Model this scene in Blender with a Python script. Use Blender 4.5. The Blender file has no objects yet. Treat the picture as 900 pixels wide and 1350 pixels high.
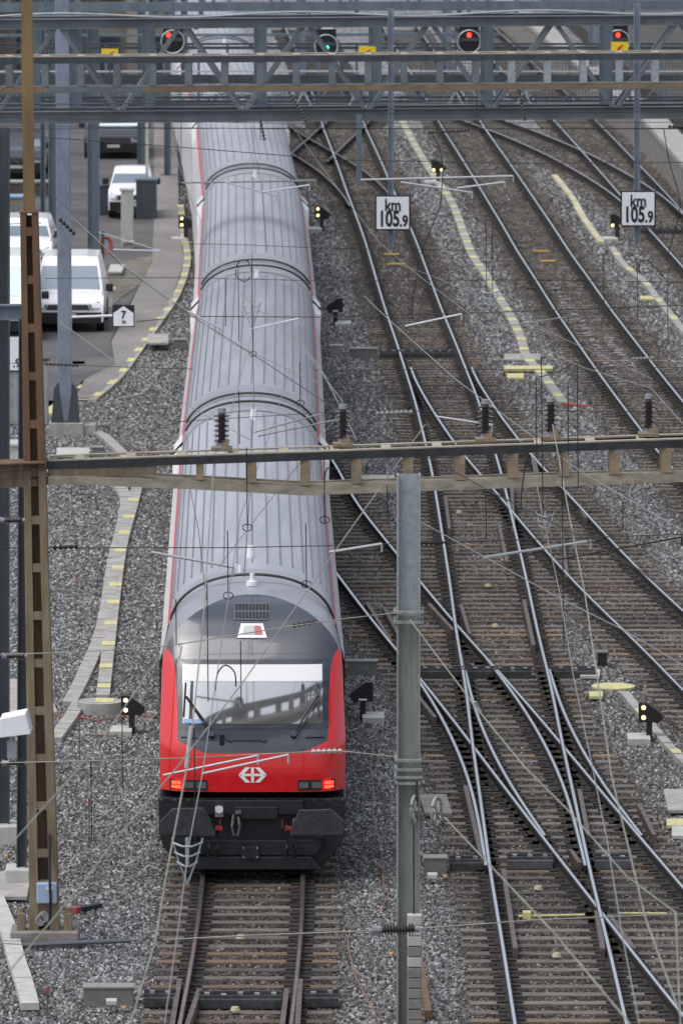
import bpy, bmesh, math, random
import numpy as np
from mathutils import Vector, Matrix, noise
random.seed(7); rng = np.random.default_rng(7)
R = math.radians
scn = bpy.context.scene
C = scn.collection
# ------------------------------------------------------------------ camera, sky, sun, exposure
CH, FPX = 19.5, 9900.0
PITCH = math.atan(1225.0/FPX)
cd = bpy.data.cameras.new('camera'); cam = bpy.data.objects.new('camera', cd); C.objects.link(cam)
cam.location = (0, 0, CH); cam.rotation_euler = (math.pi/2-PITCH, 0, 0)
cd.sensor_fit = 'VERTICAL'; cd.sensor_height = 36; cd.lens = 36*FPX/1350
cd.clip_start = 1; cd.clip_end = 3000
cd.dof.use_dof = True; cd.dof.focus_distance = 114; cd.dof.aperture_fstop = 4.5
scn.camera = cam
w = bpy.data.worlds.new('World'); scn.world = w; w.use_nodes = True
nt = w.node_tree; sky = nt.nodes.new('ShaderNodeTexSky'); sky.sky_type = 'NISHITA'; sky.sun_disc = False
SUN_EL, SUN_AZ = R(64), R(238)      # azimuth clockwise from +Y
sky.sun_elevation = SUN_EL; sky.sun_rotation = SUN_AZ; sky.air_density = 1.0; sky.dust_density = 4.0; sky.ozone_density = 1.5
hs = nt.nodes.new('ShaderNodeHueSaturation'); hs.inputs['Saturation'].default_value = 0.5
nt.links.new(sky.outputs[0], hs.inputs['Color'])
bg = nt.nodes['Background']; nt.links.new(hs.outputs[0], bg.inputs[0]); bg.inputs[1].default_value = 0.15
sd = bpy.data.lights.new('sun', 'SUN'); sd.energy = 1.0; sd.angle = R(45); sd.color = (1, .985, .965)
sun = bpy.data.objects.new('sun', sd); C.objects.link(sun)
dv = Vector((math.sin(SUN_AZ)*math.cos(SUN_EL), math.cos(SUN_AZ)*math.cos(SUN_EL), math.sin(SUN_EL)))
sun.rotation_euler = dv.to_track_quat('Z', 'Y').to_euler()
scn.view_settings.view_transform = 'Standard'; scn.view_settings.look = 'None'
scn.view_settings.gamma = 1; scn.view_settings.exposure = 0.36

# ------------------------------------------------------------------ measuring helpers: a photo pixel and a height give a place on the site
def ray(px, py):
    d = Vector(((px-450)/FPX, 1.0, -(py-675)/FPX))
    c, s = math.cos(PITCH), math.sin(PITCH)
    return Vector((d.x, d.y*c + d.z*s, -d.y*s + d.z*c))
def P(px, py, z=0.0):
    d = ray(px, py); t = (z-CH)/d.z
    return Vector((d.x*t, d.y*t, z))
def PD(px, py, D):
    d = ray(px, py); t = D/d.y
    return Vector((d.x*t, D, CH+d.z*t))

# ------------------------------------------------------------------ materials
MATS = {}
def mat(name, col, rough=.7, metal=0., var=.0, scale=6., bump=0., coat=0., col2=None, detail=4, emit=None, estr=0, streak=None, spec=None, objrand=0.):
    if name in MATS: return MATS[name]
    m = bpy.data.materials.new(name); m.use_nodes = True; n = m.node_tree.nodes; l = m.node_tree.links
    b = n['Principled BSDF']; b.inputs['Roughness'].default_value = rough; b.inputs['Metallic'].default_value = metal
    b.inputs['Base Color'].default_value = (*col, 1)
    if coat: b.inputs['Coat Weight'].default_value = coat; b.inputs['Coat Roughness'].default_value = .04
    if spec is not None: b.inputs['Specular IOR Level'].default_value = spec
    tc = n.new('ShaderNodeTexCoord')
    out = None
    if var or col2:
        tx = n.new('ShaderNodeTexNoise'); tx.inputs['Scale'].default_value = scale; tx.inputs['Detail'].default_value = detail; tx.inputs['Roughness'].default_value = .65
        if streak:
            mp = n.new('ShaderNodeMapping'); mp.inputs['Scale'].default_value = streak
            l.new(tc.outputs['Object'], mp.inputs[0]); l.new(mp.outputs[0], tx.inputs['Vector'])
        else: l.new(tc.outputs['Object'], tx.inputs['Vector'])
        cr = n.new('ShaderNodeValToRGB'); l.new(tx.outputs['Fac'], cr.inputs[0])
        c2 = col2 if col2 else tuple(c*(1-var) for c in col)
        c1 = col if col2 else tuple(min(1, c*(1+var)) for c in col)
        cr.color_ramp.elements[0].position = .36; cr.color_ramp.elements[1].position = .64
        cr.color_ramp.elements[0].color = (*c2, 1); cr.color_ramp.elements[1].color = (*c1, 1)
        out = cr.outputs[0]
    if objrand:
        oi = n.new('ShaderNodeObjectInfo'); mr = n.new('ShaderNodeMapRange'); mr.inputs[3].default_value = 1-objrand; mr.inputs[4].default_value = 1+objrand
        l.new(oi.outputs['Random'], mr.inputs[0])
        mx = n.new('ShaderNodeMix'); mx.data_type = 'RGBA'; mx.blend_type = 'MULTIPLY'; mx.inputs[0].default_value = 1
        if out: l.new(out, mx.inputs[6])
        else: mx.inputs[6].default_value = (*col, 1)
        cb = n.new('ShaderNodeCombineColor'); [l.new(mr.outputs[0], cb.inputs[i]) for i in range(3)]
        l.new(cb.outputs[0], mx.inputs[7]); out = mx.outputs[2]
    if out: l.new(out, b.inputs['Base Color'])
    if bump:
        t2 = n.new('ShaderNodeTexNoise'); t2.inputs['Scale'].default_value = scale*4; t2.inputs['Detail'].default_value = 6
        l.new(tc.outputs['Object'], t2.inputs['Vector'])
        bp = n.new('ShaderNodeBump'); bp.inputs['Strength'].default_value = bump; bp.inputs['Distance'].default_value = .02
        l.new(t2.outputs['Fac'], bp.inputs['Height']); l.new(bp.outputs[0], b.inputs['Normal'])
    if emit: b.inputs['Emission Color'].default_value = (*emit, 1); b.inputs['Emission Strength'].default_value = estr
    MATS[name] = m
    return m
M_RAILTOP = mat('rail_head', (.93, .95, 1.0), .30, 1., 0, 3)
M_RAILDULL = mat('dull_rail_head', (.30, .27, .27), .35, .9, .25, 4)
M_RAILSIDE = mat('rail_side', (.022, .018, .016), .8, .0, .4, 5)
M_RUSTRAIL = mat('guard_rail_steel', (.16, .13, .12), .5, .6, .3, 5)
M_SLEEPER = mat('sleeper_wood', (.175, .155, .137), .85, 0, 0, 2.6, .5, col2=(.048, .043, .040), streak=(1, 14, 1), objrand=.45)
M_SLEEPER2 = mat('sleeper_wood_ochre', (.20, .145, .10), .85, 0, 0, 2.6, .5, col2=(.085, .065, .05), streak=(1, 14, 1), objrand=.4)
M_CHAIR = mat('rail_chair_iron', (.022, .019, .018), .75, .1, .3, 8)
M_STEELDK = mat('dark_cast_steel', (.07, .07, .075), .5, .5, .3, 6)
M_CONC = mat('concrete', (.36, .35, .33), .9, 0, 0, 3, .3, col2=(.25, .245, .23))
M_CONCL = mat('pale_concrete', (.42, .42, .40), .9, 0, .12, 5, .2)
M_CONCD = mat('dark_concrete', (.2, .19, .175), .9, 0, .25, 3, .3)
M_YELL = mat('yellow_paint', (.62, .57, .20), .7, 0, 0, 11, 0, col2=(.38, .37, .27))
M_ASPH = mat('asphalt', (.115, .11, .11), .9, 0, 0, .35, .4, col2=(.058, .056, .058), detail=10)
M_PATH = mat('path_asphalt', (.225, .215, .21), .9, 0, 0, .7, .3, col2=(.16, .15, .143), detail=8, streak=(1, .5, 1))
M_RUST = mat('rusty_steel', (.185, .10, .052), .75, .1, 0, 3, .2, col2=(.11, .068, .042), streak=(2, 2, .35))
M_OLIVE = mat('weathered_olive_steel', (.27, .215, .14), .75, .1, 0, 3, .2, col2=(.16, .12, .075), streak=(2, 2, .35))
M_BEIGE = mat('weathered_beige_steel', (.42, .38, .30), .75, .1, 0, 4, .2, col2=(.27, .235, .175), streak=(.6, 2, 2))
M_OCHRE = mat('ochre_stained_steel', (.34, .245, .15), .75, .1, 0, 5, .2, col2=(.21, .175, .13))
M_DKSTEEL = mat('blackened_steel', (.045, .045, .048), .6, .2, .3, 4)
M_BLUEG = mat('blue_grey_painted_steel', (.145, .185, .22), .5, .1, 0, 1.6, 0, col2=(.10, .135, .16), streak=(2, 2, .5))
M_BLUEP = mat('pale_blue_painted_steel', (.24, .28, .345), .5, .1, 0, 2.2, 0, col2=(.16, .19, .245), streak=(1.5, 1.5, .8))
M_TRUSS = mat('grey_green_painted_steel', (.165, .19, .205), .5, .1, 0, 1.5, 0, col2=(.11, .13, .14))
M_GALV = mat('galvanised_steel', (.40, .44, .46), .45, .35, 0, 9, 0, col2=(.30, .33, .345))
M_GALVD = mat('aged_green_steel', (.31, .325, .31), .6, .2, 0, 3, 0, col2=(.215, .225, .21), streak=(3, 3, .4))
M_DKPOST = mat('dark_slate_paint', (.07, .085, .10), .45, .2, 0, 2, 0, col2=(.045, .055, .065), streak=(2, 2, .4))
M_WHITE = mat('white_paint', (.8, .81, .83), .35, 0, .03, 3, coat=.3)
M_VANW = mat('white_car_paint', (.82, .83, .85), .25, 0, coat=.6)
M_BLACK = mat('black_plastic', (.012, .012, .014), .45)
M_BLACKP = mat('black_underframe', (.022, .023, .027), .42, .1, .3, 6)
M_GLASSD = mat('dark_window_glass', (.05, .065, .08), .06, .0, coat=1)
M_RED = mat('red_paint', (.62, .008, .012), .22, 0, coat=1.)
M_WHITEPIPE = mat('aluminium_tube', (.62, .64, .66), .35, .6)
M_WIRE = mat('dark_wire', (.03, .03, .032), .5, .5)
M_WIREG = mat('patinated_copper_wire', (.235, .245, .20), .6, .2, .2, 2)
M_WIREL = mat('bright_wire', (.27, .28, .28), .45, .5)
M_INS = mat('brown_porcelain', (.028, .012, .012), .25, 0, coat=.5)
M_INSG = mat('grey_insulator_cap', (.28, .29, .31), .5, .4)
M_ORANGE = mat('orange_plastic', (.36, .10, .05), .6)
M_COPPER = mat('orange_cable', (.30, .16, .11), .6)
M_BROWN = mat('brown_stone', (.10, .085, .07), .9, 0, .4, .5)
M_LAMPW = mat('lit_signal_lamp', (.9, .75, .4), .4, emit=(1, .70, .3), estr=2.6)
M_LAMPR = mat('lit_red_lamp', (.8, .02, .01), .4, emit=(1, .05, .03), estr=2.2)
M_LAMPG = mat('lit_green_lamp', (.05, .6, .4), .4, emit=(.08, 1, .65), estr=4)
M_TAIL = mat('lit_tail_lamp', (.8, .1, .04), .4, emit=(1, .045, .02), estr=2.8)

# ------------------------------------------------------------------ mesh builder
class MB:
    def __init__(s): s.v = []; s.f = []; s.m = []
    def quadbox(s, pts, mi=0):       # 8 points: bottom 4 ccw, top 4 ccw
        b = len(s.v); s.v += [tuple(p) for p in pts]
        for q in ((3,2,1,0),(4,5,6,7),(0,1,5,4),(1,2,6,5),(2,3,7,6),(3,0,4,7)):
            s.f.append(tuple(b+i for i in q)); s.m.append(mi)
        return s
    def box(s, c, d, rz=0, mi=0):
        c = Vector(c); x, y, z = d[0]/2, d[1]/2, d[2]/2; ca, sa = math.cos(rz), math.sin(rz)
        pts = []
        for k in (-z, z):
            for i, j in ((-x,-y),(x,-y),(x,y),(-x,y)): pts.append((c.x+i*ca-j*sa, c.y+i*sa+j*ca, c.z+k))
        return s.quadbox(pts, mi)
    def bar(s, a, b, w, h, up=(0,0,1), mi=0):   # beam a->b, w across, h along 'up'
        a = Vector(a); b = Vector(b); d = (b-a).normalized(); u = Vector(up)
        if abs(d.dot(u)) > .98: u = Vector((0,1,0))
        r = d.cross(u).normalized(); u = r.cross(d).normalized()
        pts = []
        for p in (a, b):
            pts += [p-r*w/2-u*h/2, p+r*w/2-u*h/2, p+r*w/2+u*h/2, p-r*w/2+u*h/2]
        return s.quadbox(pts, mi)
    def tube(s, pts, r, n=6, mi=0, cap=True):
        pts = [Vector(p) for p in pts]; b0 = len(s.v)
        rr = r if isinstance(r, (list, tuple)) else [r]*len(pts)
        for i, p in enumerate(pts):
            d = (pts[min(i+1, len(pts)-1)]-pts[max(i-1, 0)]).normalized()
            u = Vector((0,0,1)) if abs(d.z) < .95 else Vector((0,1,0))
            a = d.cross(u).normalized(); c = a.cross(d).normalized()
            for k in range(n):
                t = 2*math.pi*k/n; q = p+a*(rr[i]*math.cos(t))+c*(rr[i]*math.sin(t)); s.v.append(tuple(q))
        for i in range(len(pts)-1):
            for k in range(n):
                s.f.append((b0+i*n+k, b0+i*n+(k+1)%n, b0+(i+1)*n+(k+1)%n, b0+(i+1)*n+k)); s.m.append(mi)
        if cap:
            s.f.append(tuple(b0+k for k in range(n))[::-1]); s.m.append(mi)
            s.f.append(tuple(b0+(len(pts)-1)*n+k for k in range(n))); s.m.append(mi)
        return s
    def prism(s, poly, off, mi=0):   # poly: list of 3d points, extruded by vector off
        poly = [Vector(p) for p in poly]; n = len(poly); b = len(s.v); off = Vector(off)
        s.v += [tuple(p) for p in poly]+[tuple(p+off) for p in poly]
        s.f.append(tuple(b+i for i in range(n))[::-1]); s.m.append(mi)
        s.f.append(tuple(b+n+i for i in range(n))); s.m.append(mi)
        for i in range(n):
            j = (i+1) % n; s.f.append((b+i, b+j, b+n+j, b+n+i)); s.m.append(mi)
        return s
    def grid(s, rows, mi=0, closed=False):
        b = len(s.v); n = len(rows[0])
        for r in rows: s.v += [tuple(p) for p in r]
        for i in range(len(rows)-1):
            for k in range(n if closed else n-1):
                s.f.append((b+i*n+k, b+i*n+(k+1)%n, b+(i+1)*n+(k+1)%n, b+(i+1)*n+k)); s.m.append(mi)
        return s
    def build(s, name, mats, parent=None, smooth=False, bevel=0, origin=None):
        me = bpy.data.meshes.new(name)
        if parent is not None and origin is None: origin = wloc(parent)
        o0 = Vector(origin) if origin is not None else Vector((0,0,0))
        me.from_pydata([tuple(Vector(v)-o0) for v in s.v], [], s.f)
        if not isinstance(mats, (list, tuple)): mats = [mats]
        for m in mats: me.materials.append(m)
        me.polygons.foreach_set('material_index', s.m)
        bm = bmesh.new(); bm.from_mesh(me); bmesh.ops.recalc_face_normals(bm, faces=bm.faces[:]); bm.to_mesh(me); bm.free()
        if smooth:
            me.polygons.foreach_set('use_smooth', [True]*len(me.polygons))
            try: me.set_sharp_from_angle(angle=R(35))
            except Exception: pass
        o = bpy.data.objects.new(name, me); C.objects.link(o)
        if parent is not None:
            o.parent = parent; o.location = o0-wloc(parent)
        else: o.location = o0
        if bevel:
            b = o.modifiers.new('bevel', 'BEVEL'); b.width = bevel; b.segments = 2; b.limit_method = 'ANGLE'
        return o
WL = {}
def wloc(o):
    v = Vector(o.location); p = o.parent
    while p: v += p.location; p = p.parent
    return v
def tag(o, label, cat, group=None, kind=None):
    o['label'] = label
    if cat: o['category'] = cat
    if group: o['group'] = group
    if kind: o['kind'] = kind
    return o
def thing(name, label, cat, loc, group=None):
    o = bpy.data.objects.new(name, None); C.objects.link(o); o.location = loc
    return tag(o, label, cat, group)
def struct(o, label=None):
    o['kind'] = 'structure'
    if label: o['label'] = label
    return o
def text_obj(txt, size, center, parent, material, name='lettering', sx=1.0, bold=.0, D_off=0, rot=(R(90),0,0)):
    cu = bpy.data.curves.new('txt', 'FONT'); cu.body = txt; cu.size = size; cu.align_x = 'CENTER'; cu.align_y = 'CENTER'; cu.offset = bold; cu.extrude = .004
    t = bpy.data.objects.new('tmp', cu); C.objects.link(t)
    dg = bpy.context.evaluated_depsgraph_get(); me = bpy.data.meshes.new_from_object(t.evaluated_get(dg))
    bpy.data.objects.remove(t)
    mtx = Matrix.Rotation(rot[0], 4, 'X') @ Matrix.Diagonal((sx, 1, 1, 1)); me.transform(mtx)
    me.materials.clear(); me.materials.append(material)
    o = bpy.data.objects.new(name, me); C.objects.link(o); o.parent = parent; o.location = Vector(center)-wloc(parent)
    return o

# ------------------------------------------------------------------ railway lines measured on the photograph (rail heads, 0.2 m above the ballast)
RT = 0.20; HG = 0.7525
TR = {}
TR['b'] = ([(357,-10),(368,20),(388,60),(407,110),(424,159),(435.6,188),(449,223),(460,257),(471,285),(484,321),(490,343),(510,410),(530,465),(545,515),(557.5,570),(570,620),(579,680),(590,745),(598.5,820),(604,850),(612,890),(618.7,943),(623,973),(628,1015),(633,1060),(642,1130),(660,1229),(678,1350),(690,1420)],
           [(475.6,159),(486.7,183),(502,216.7),(515.6,248),(542,305.6),(555,340),(575,395),(595,445),(612,490),(630,530),(650,590),(662.5,635),(674,680),(682.5,720),(700,790),(712.5,855),(724,893),(732,938),(738.7,981),(745,1005),(753,1037),(760,1060),(770,1110),(782,1175),(790,1200),(807.6,1271.6),(825,1350),(842,1420)])
TR['d'] = ([(537.5,475),(555,510),(575,550),(597,582),(622.5,615),(650,645),(680,680),(715,720),(770,785),(820,827),(845,852),(897,907),(960,970)],
           [(612,480),(637.5,520),(665,555),(700,600),(740,640),(775,680),(810,720),(850,757),(897,802),(960,860)])
TR['k'] = ([(350,640),(400,700),(446,757),(480,800),(520,852),(555,895),(580,924.7),(606.7,960.7),(625,983),(641,1007),(660,1029),(700,1082),(743,1140),(783,1193),(829,1247),(864,1295),(900,1339),(960,1410)],
           [(405,560),(427,590),(452,625),(481,670),(515,720),(552,765),(575,797),(600,825),(615,840),(650,877),(675,907),(705,938),(724,962),(737,981),(748,991),(772,1018),(804,1060),(835,1095),(870,1133),(900,1168),(960,1240)])
TR['s'] = ([(520,852),(552,897),(575,933),(591,962),(607,999),(622.7,1042),(633,1090),(643,1135)],
           [(662,892),(676,911),(694.7,940.7),(710.7,964.7),(726.7,996.7),(740,1026),(751,1060),(762,1110),(771,1140)])
TR['t'] = ([(611,870),(618,895),(626,935),(638,970),(655,1010),(695,1070),(712,1095)],
           [(718,868),(732,917),(748,951),(766.7,983),(782.7,1010),(798.7,1036.7),(820,1066),(845,1100)])
TR['c'] = ([(490,10),(520,60),(550,110),(576.7,155.6),(593,181),(613,214),(629,240),(651,276),(672,310),(683,330),(720,388),(740,420),(778,474),(802,508),(828,542),(850,567),(872,596),(900,632),(960,710)],
           [(627.8,155.6),(642,176),(662,203),(684,234),(707,268),(729,301),(747,330),(773,364),(796,398),(832,444),(856,476),(898,528),(960,610)])
TR['f'] = ([(630,163),(673,181),(707,197),(740,213),(767,229),(789,243),(815.6,262),(853,299),(878,328),(898,349),(950,410)],
           [(649,152),(684,166),(700,171),(733,184),(767,197),(800,214),(833,232),(867,252),(893,274),(950,330)])
TR['e'] = ([(590,20),(625,55),(660,90),(690,118),(727,153),(744,170),(771,200),(793,227),(815.6,254),(838,282)],
           [(776.7,153),(796,172),(824,201),(856,232),(889,266)])
TR['g'] = ([(345,178),(387,202),(416,219),(438,236),(453,254),(461,270)],
           [(365,155),(378,163),(404,181),(436,198),(467,217),(493,236),(511,256)])
TR['h'] = ([(372,212),(387,198),(407,181),(427,162),(455,138)], [])
TR['u'] = ([(640,20),(700,60),(760,100)], [])
TRAINC = [(233,1345),(250,1250),(261,1160)]
class Line:
    def __init__(s, L, Rr, step=1.0, sm=4):
        def conv(a): 
            q = sorted([(P(x, y, RT).y, P(x, y, RT).x) for x, y in a]); return [i[0] for i in q], [i[1] for i in q]
        yl, xl = conv(L); yr, xr = conv(Rr) if Rr else ([], [])
        ys = yl+yr; s.y = np.arange(min(ys), max(ys)+.01, step)
        est = []
        for y in s.y:
            e = []
            if yl and yl[0] <= y <= yl[-1]: e.append(np.interp(y, yl, xl)+HG)
            if yr and yr[0] <= y <= yr[-1]: e.append(np.interp(y, yr, xr)-HG)
            est.append(np.mean(e) if e else np.nan)
        est = np.array(est); ok = ~np.isnan(est); est = np.interp(s.y, s.y[ok], est[ok])
        n = sm; pad = np.concatenate([2*est[0]-est[n:0:-1], est, 2*est[-1]-est[-2:-n-2:-1]])
        k = np.hanning(2*n+3)[1:-1]; k /= k.sum(); s.x = np.convolve(pad, k, 'valid')
    def at(s, y): return float(np.interp(y, s.y, s.x))
    def has(s, y): return s.y[0]-.01 <= y <= s.y[-1]+.01
LN = {}
for k, (a, b) in TR.items():
    LN[k] = Line(a, b, sm=(4 if k in 'st' else 6))
tl = object.__new__(Line)                                     # the line under the train
_ys = [80, 98.0, 101.5, 104.5, 107.5, 111.7, 124, 138, 152, 166, 180, 194, 208, 222, 236, 250, 270, 300, 420]
_xs = [-1.62, -1.47, -1.40, -1.36, -1.325, -1.32, -1.49, -1.68, -1.80, -1.90, -2.06, -2.28, -2.62, -2.98, -3.42, -3.98, -4.75, -6.2, -14.5]
tl.y = np.arange(90, 421, 1.); _x = np.interp(tl.y, _ys, _xs); _k = np.hanning(15)[1:-1]; _k /= _k.sum()
tl.x = np.convolve(np.concatenate([2*_x[0]-_x[6:0:-1], _x, 2*_x[-1]-_x[-2:-8:-1]]), _k, 'valid')
LN['a'] = tl

# ------------------------------------------------------------------ ground, ballast
def ground_mat(name, stones):
    m = bpy.data.materials.new(name); m.use_nodes = True; n = m.node_tree.nodes; l = m.node_tree.links; b = n['Principled BSDF']
    b.inputs['Roughness'].default_value = .85
    at = n.new('ShaderNodeAttribute'); at.attribute_name = 'tone'; at.attribute_type = 'INSTANCER' if stones else 'GEOMETRY'
    cr = n.new('ShaderNodeValToRGB')
    if stones:
        rn = n.new('ShaderNodeAttribute'); rn.attribute_name = 'rnd'; rn.attribute_type = 'INSTANCER'; src = rn.outputs['Fac']
    else:
        tc = n.new('ShaderNodeTexCoord'); vo = n.new('ShaderNodeTexVoronoi'); vo.inputs['Scale'].default_value = 14
        l.new(tc.outputs['Object'], vo.inputs['Vector']); sp = n.new('ShaderNodeSeparateColor'); l.new(vo.outputs['Color'], sp.inputs[0]); src = sp.outputs[0]
        vo.inputs['Scale'].default_value = 11
        bp = n.new('ShaderNodeBump'); bp.inputs['Strength'].default_value = 1.0; bp.inputs['Distance'].default_value = .04; bp.invert = True
        l.new(vo.outputs['Distance'], bp.inputs['Height']); l.new(bp.outputs[0], b.inputs['Normal'])
    l.new(src, cr.inputs[0]); e = cr.color_ramp.elements
    e[0].color = (.042, .042, .043, 1); e[0].position = 0; e[1].color = (.52, .52, .52, 1); e[1].position = 1
    for p, c in ((.35, (.108, .108, .109)), (.7, (.195, .195, .197)), (.93, (.36, .36, .365))):
        q = e.new(p); q.color = (*c, 1)
    dk = n.new('ShaderNodeValToRGB'); l.new(src, dk.inputs[0]); d = dk.color_ramp.elements
    d[0].color = (.03, .025, .021, 1); d[1].color = (.30, .28, .26, 1); q = d.new(.8); q.color = (.105, .088, .075, 1)
    bk = n.new('ShaderNodeMix'); bk.data_type = 'RGBA'; l.new(at.outputs['Fac'], bk.inputs[0])   # tone 0 clean, .5 track, 1 greasy by the rail
    mr = n.new('ShaderNodeMapRange'); mr.inputs[1].default_value = 0; mr.inputs[2].default_value = .5; l.new(at.outputs['Fac'], mr.inputs[0])
    m1 = n.new('ShaderNodeMix'); m1.data_type = 'RGBA'; l.new(mr.outputs[0], m1.inputs[0]); l.new(cr.outputs[0], m1.inputs[6]); l.new(dk.outputs[0], m1.inputs[7])
    m2 = n.new('ShaderNodeMapRange'); m2.inputs[1].default_value = .5; m2.inputs[2].default_value = 1; l.new(at.outputs['Fac'], m2.inputs[0])
    l.new(m2.outputs[0], bk.inputs[0]); l.new(m1.outputs[2], bk.inputs[6]); bk.inputs[7].default_value = (.018, .015, .014, 1)
    l.new(bk.outputs[2], b.inputs['Base Color'])
    return m
def track_tone(x, y, nlo):
    t = 0.0
    for ln in LN.values():
        if not ln.has(y): continue
        d = abs(x-ln.at(y)); dr = abs(d-HG)
        t = max(t, min(.5, max(0, (1.55-d)/.35*.5)))
        t = max(t, min(1, max(0, (.42-dr)/.22))*.95 if d < 1.3 else 0)
    return max(0, min(1, t+nlo*.12*(1 if t < .9 else 0)))
gv, gf, gt = [], [], []
ys = list(np.arange(94, 270, .5)); rows = []
for y in ys:
    hw = y*.0475+1.5; nx = 84
    xs_ = np.linspace(-hw, hw, int(2*hw/.16)+1) if False else np.linspace(-hw, hw, 130)
    for x in xs_:
        gv.append((x, y, 0)); gt.append(track_tone(x, y, .1+2.2*noise.noise(Vector((x*.45, y*.16, 3)))+1.0*noise.noise(Vector((x*1.6, y*.6, 9)))))
n = 130
for i in range(len(ys)-1):
    for k in range(n-1): gf.append((i*n+k, i*n+k+1, (i+1)*n+k+1, (i+1)*n+k))
def far_ground():
    mb = MB(); mb.v += [(-900,-100,-.06),(900,-100,-.06),(900,1500,-.06),(-900,1500,-.06)]; mb.f.append((0,1,2,3)); mb.m.append(0)
    o = mb.build('ground', ground_mat('gravel_ground', False)); struct(o, 'grey railway ballast ground spreading to the horizon'); return o
far_ground()
me = bpy.data.meshes.new('ballast_bed'); me.from_pydata(gv, [], gf)
a = me.attributes.new('tone', 'FLOAT', 'POINT'); a.data.foreach_set('value', gt)
me.materials.append(ground_mat('ballast_bed', False)); bed = bpy.data.objects.new('ballast_bed', me); C.objects.link(bed); bed.location.z = -.005
struct(bed, 'bed of crushed grey stone under the railway lines')
# loose stones, geometry nodes
me2 = me.copy(); me2.materials.clear(); stones = bpy.data.objects.new('ballast_stones', me2); C.objects.link(stones)
tag(stones, 'loose crushed grey ballast stones between and beside the tracks', None, kind='stuff')
ng = bpy.data.node_groups.new('scatter', 'GeometryNodeTree'); ng.interface.new_socket('Geometry', in_out='INPUT', socket_type='NodeSocketGeometry'); ng.interface.new_socket('Geometry', in_out='OUTPUT', socket_type='NodeSocketGeometry')
N = ng.nodes; L = ng.links; gi = N.new('NodeGroupInput'); go = N.new('NodeGroupOutput')
di = N.new('GeometryNodeDistributePointsOnFaces'); L.new(gi.outputs[0], di.inputs['Mesh'])
pos = N.new('GeometryNodeInputPosition'); sx = N.new('ShaderNodeSeparateXYZ'); L.new(pos.outputs[0], sx.inputs[0])
mr = N.new('ShaderNodeMapRange'); mr.inputs[1].default_value = 115; mr.inputs[2].default_value = 230; mr.inputs[3].default_value = 320; mr.inputs[4].default_value = 60
L.new(sx.outputs['Y'], mr.inputs[0]); L.new(mr.outputs[0], di.inputs['Density'])
ico = N.new('GeometryNodeMeshIcoSphere'); ico.inputs['Subdivisions'].default_value = 2; ico.inputs['Radius'].default_value = 1
sp_ = N.new('GeometryNodeSetPosition'); L.new(ico.outputs[0], sp_.inputs[0])
ns = N.new('ShaderNodeTexNoise'); ns.inputs['Scale'].default_value = 1.1; ns.inputs['Detail'].default_value = 2
vm = N.new('ShaderNodeVectorMath'); vm.operation = 'SUBTRACT'; vm.inputs[1].default_value = (.5,.5,.5); L.new(ns.outputs['Color'], vm.inputs[0])
vs = N.new('ShaderNodeVectorMath'); vs.operation = 'SCALE'; vs.inputs['Scale'].default_value = 2.0; L.new(vm.outputs[0], vs.inputs[0]); L.new(vs.outputs[0], sp_.inputs['Offset'])
sm_ = N.new('GeometryNodeSetMaterial'); sm_.inputs['Material'].default_value = ground_mat('ballast_stone', True); L.new(sp_.outputs[0], sm_.inputs[0])
ssm = N.new('GeometryNodeSetShadeSmooth'); ssm.inputs['Shade Smooth'].default_value = False; L.new(sm_.outputs[0], ssm.inputs[0])
ip = N.new('GeometryNodeInstanceOnPoints'); L.new(di.outputs['Points'], ip.inputs['Points']); L.new(ssm.outputs[0], ip.inputs['Instance'])
rr = N.new('FunctionNodeRandomValue'); rr.data_type = 'FLOAT_VECTOR'; rr.inputs[1].default_value = (6.28,6.28,6.28); L.new(rr.outputs[0], ip.inputs['Rotation'])
rs = N.new('FunctionNodeRandomValue'); rs.data_type = 'FLOAT_VECTOR'; rs.inputs[0].default_value = (.016,.016,.012); rs.inputs[1].default_value = (.047,.037,.030); rs.inputs['Seed'].default_value = 5
ms = N.new('ShaderNodeMapRange'); ms.inputs[1].default_value = 120; ms.inputs[2].default_value = 230; ms.inputs[3].default_value = 1.0; ms.inputs[4].default_value = 1.7; L.new(sx.outputs['Y'], ms.inputs[0])
vs2 = N.new('ShaderNodeVectorMath'); vs2.operation = 'SCALE'; L.new(rs.outputs[0], vs2.inputs[0]); L.new(ms.outputs[0], vs2.inputs['Scale']); L.new(vs2.outputs[0], ip.inputs['Scale'])
sn = N.new('GeometryNodeStoreNamedAttribute'); sn.data_type = 'FLOAT'; sn.domain = 'INSTANCE'; sn.inputs['Name'].default_value = 'rnd'
rv = N.new('FunctionNodeRandomValue'); rv.data_type = 'FLOAT'; rv.inputs['Seed'].default_value = 9
L.new(ip.outputs[0], sn.inputs[0]); L.new(rv.outputs[1], sn.inputs['Value']); L.new(sn.outputs[0], go.inputs[0])
md = stones.modifiers.new('scatter', 'NODES'); md.node_group = ng

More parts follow.
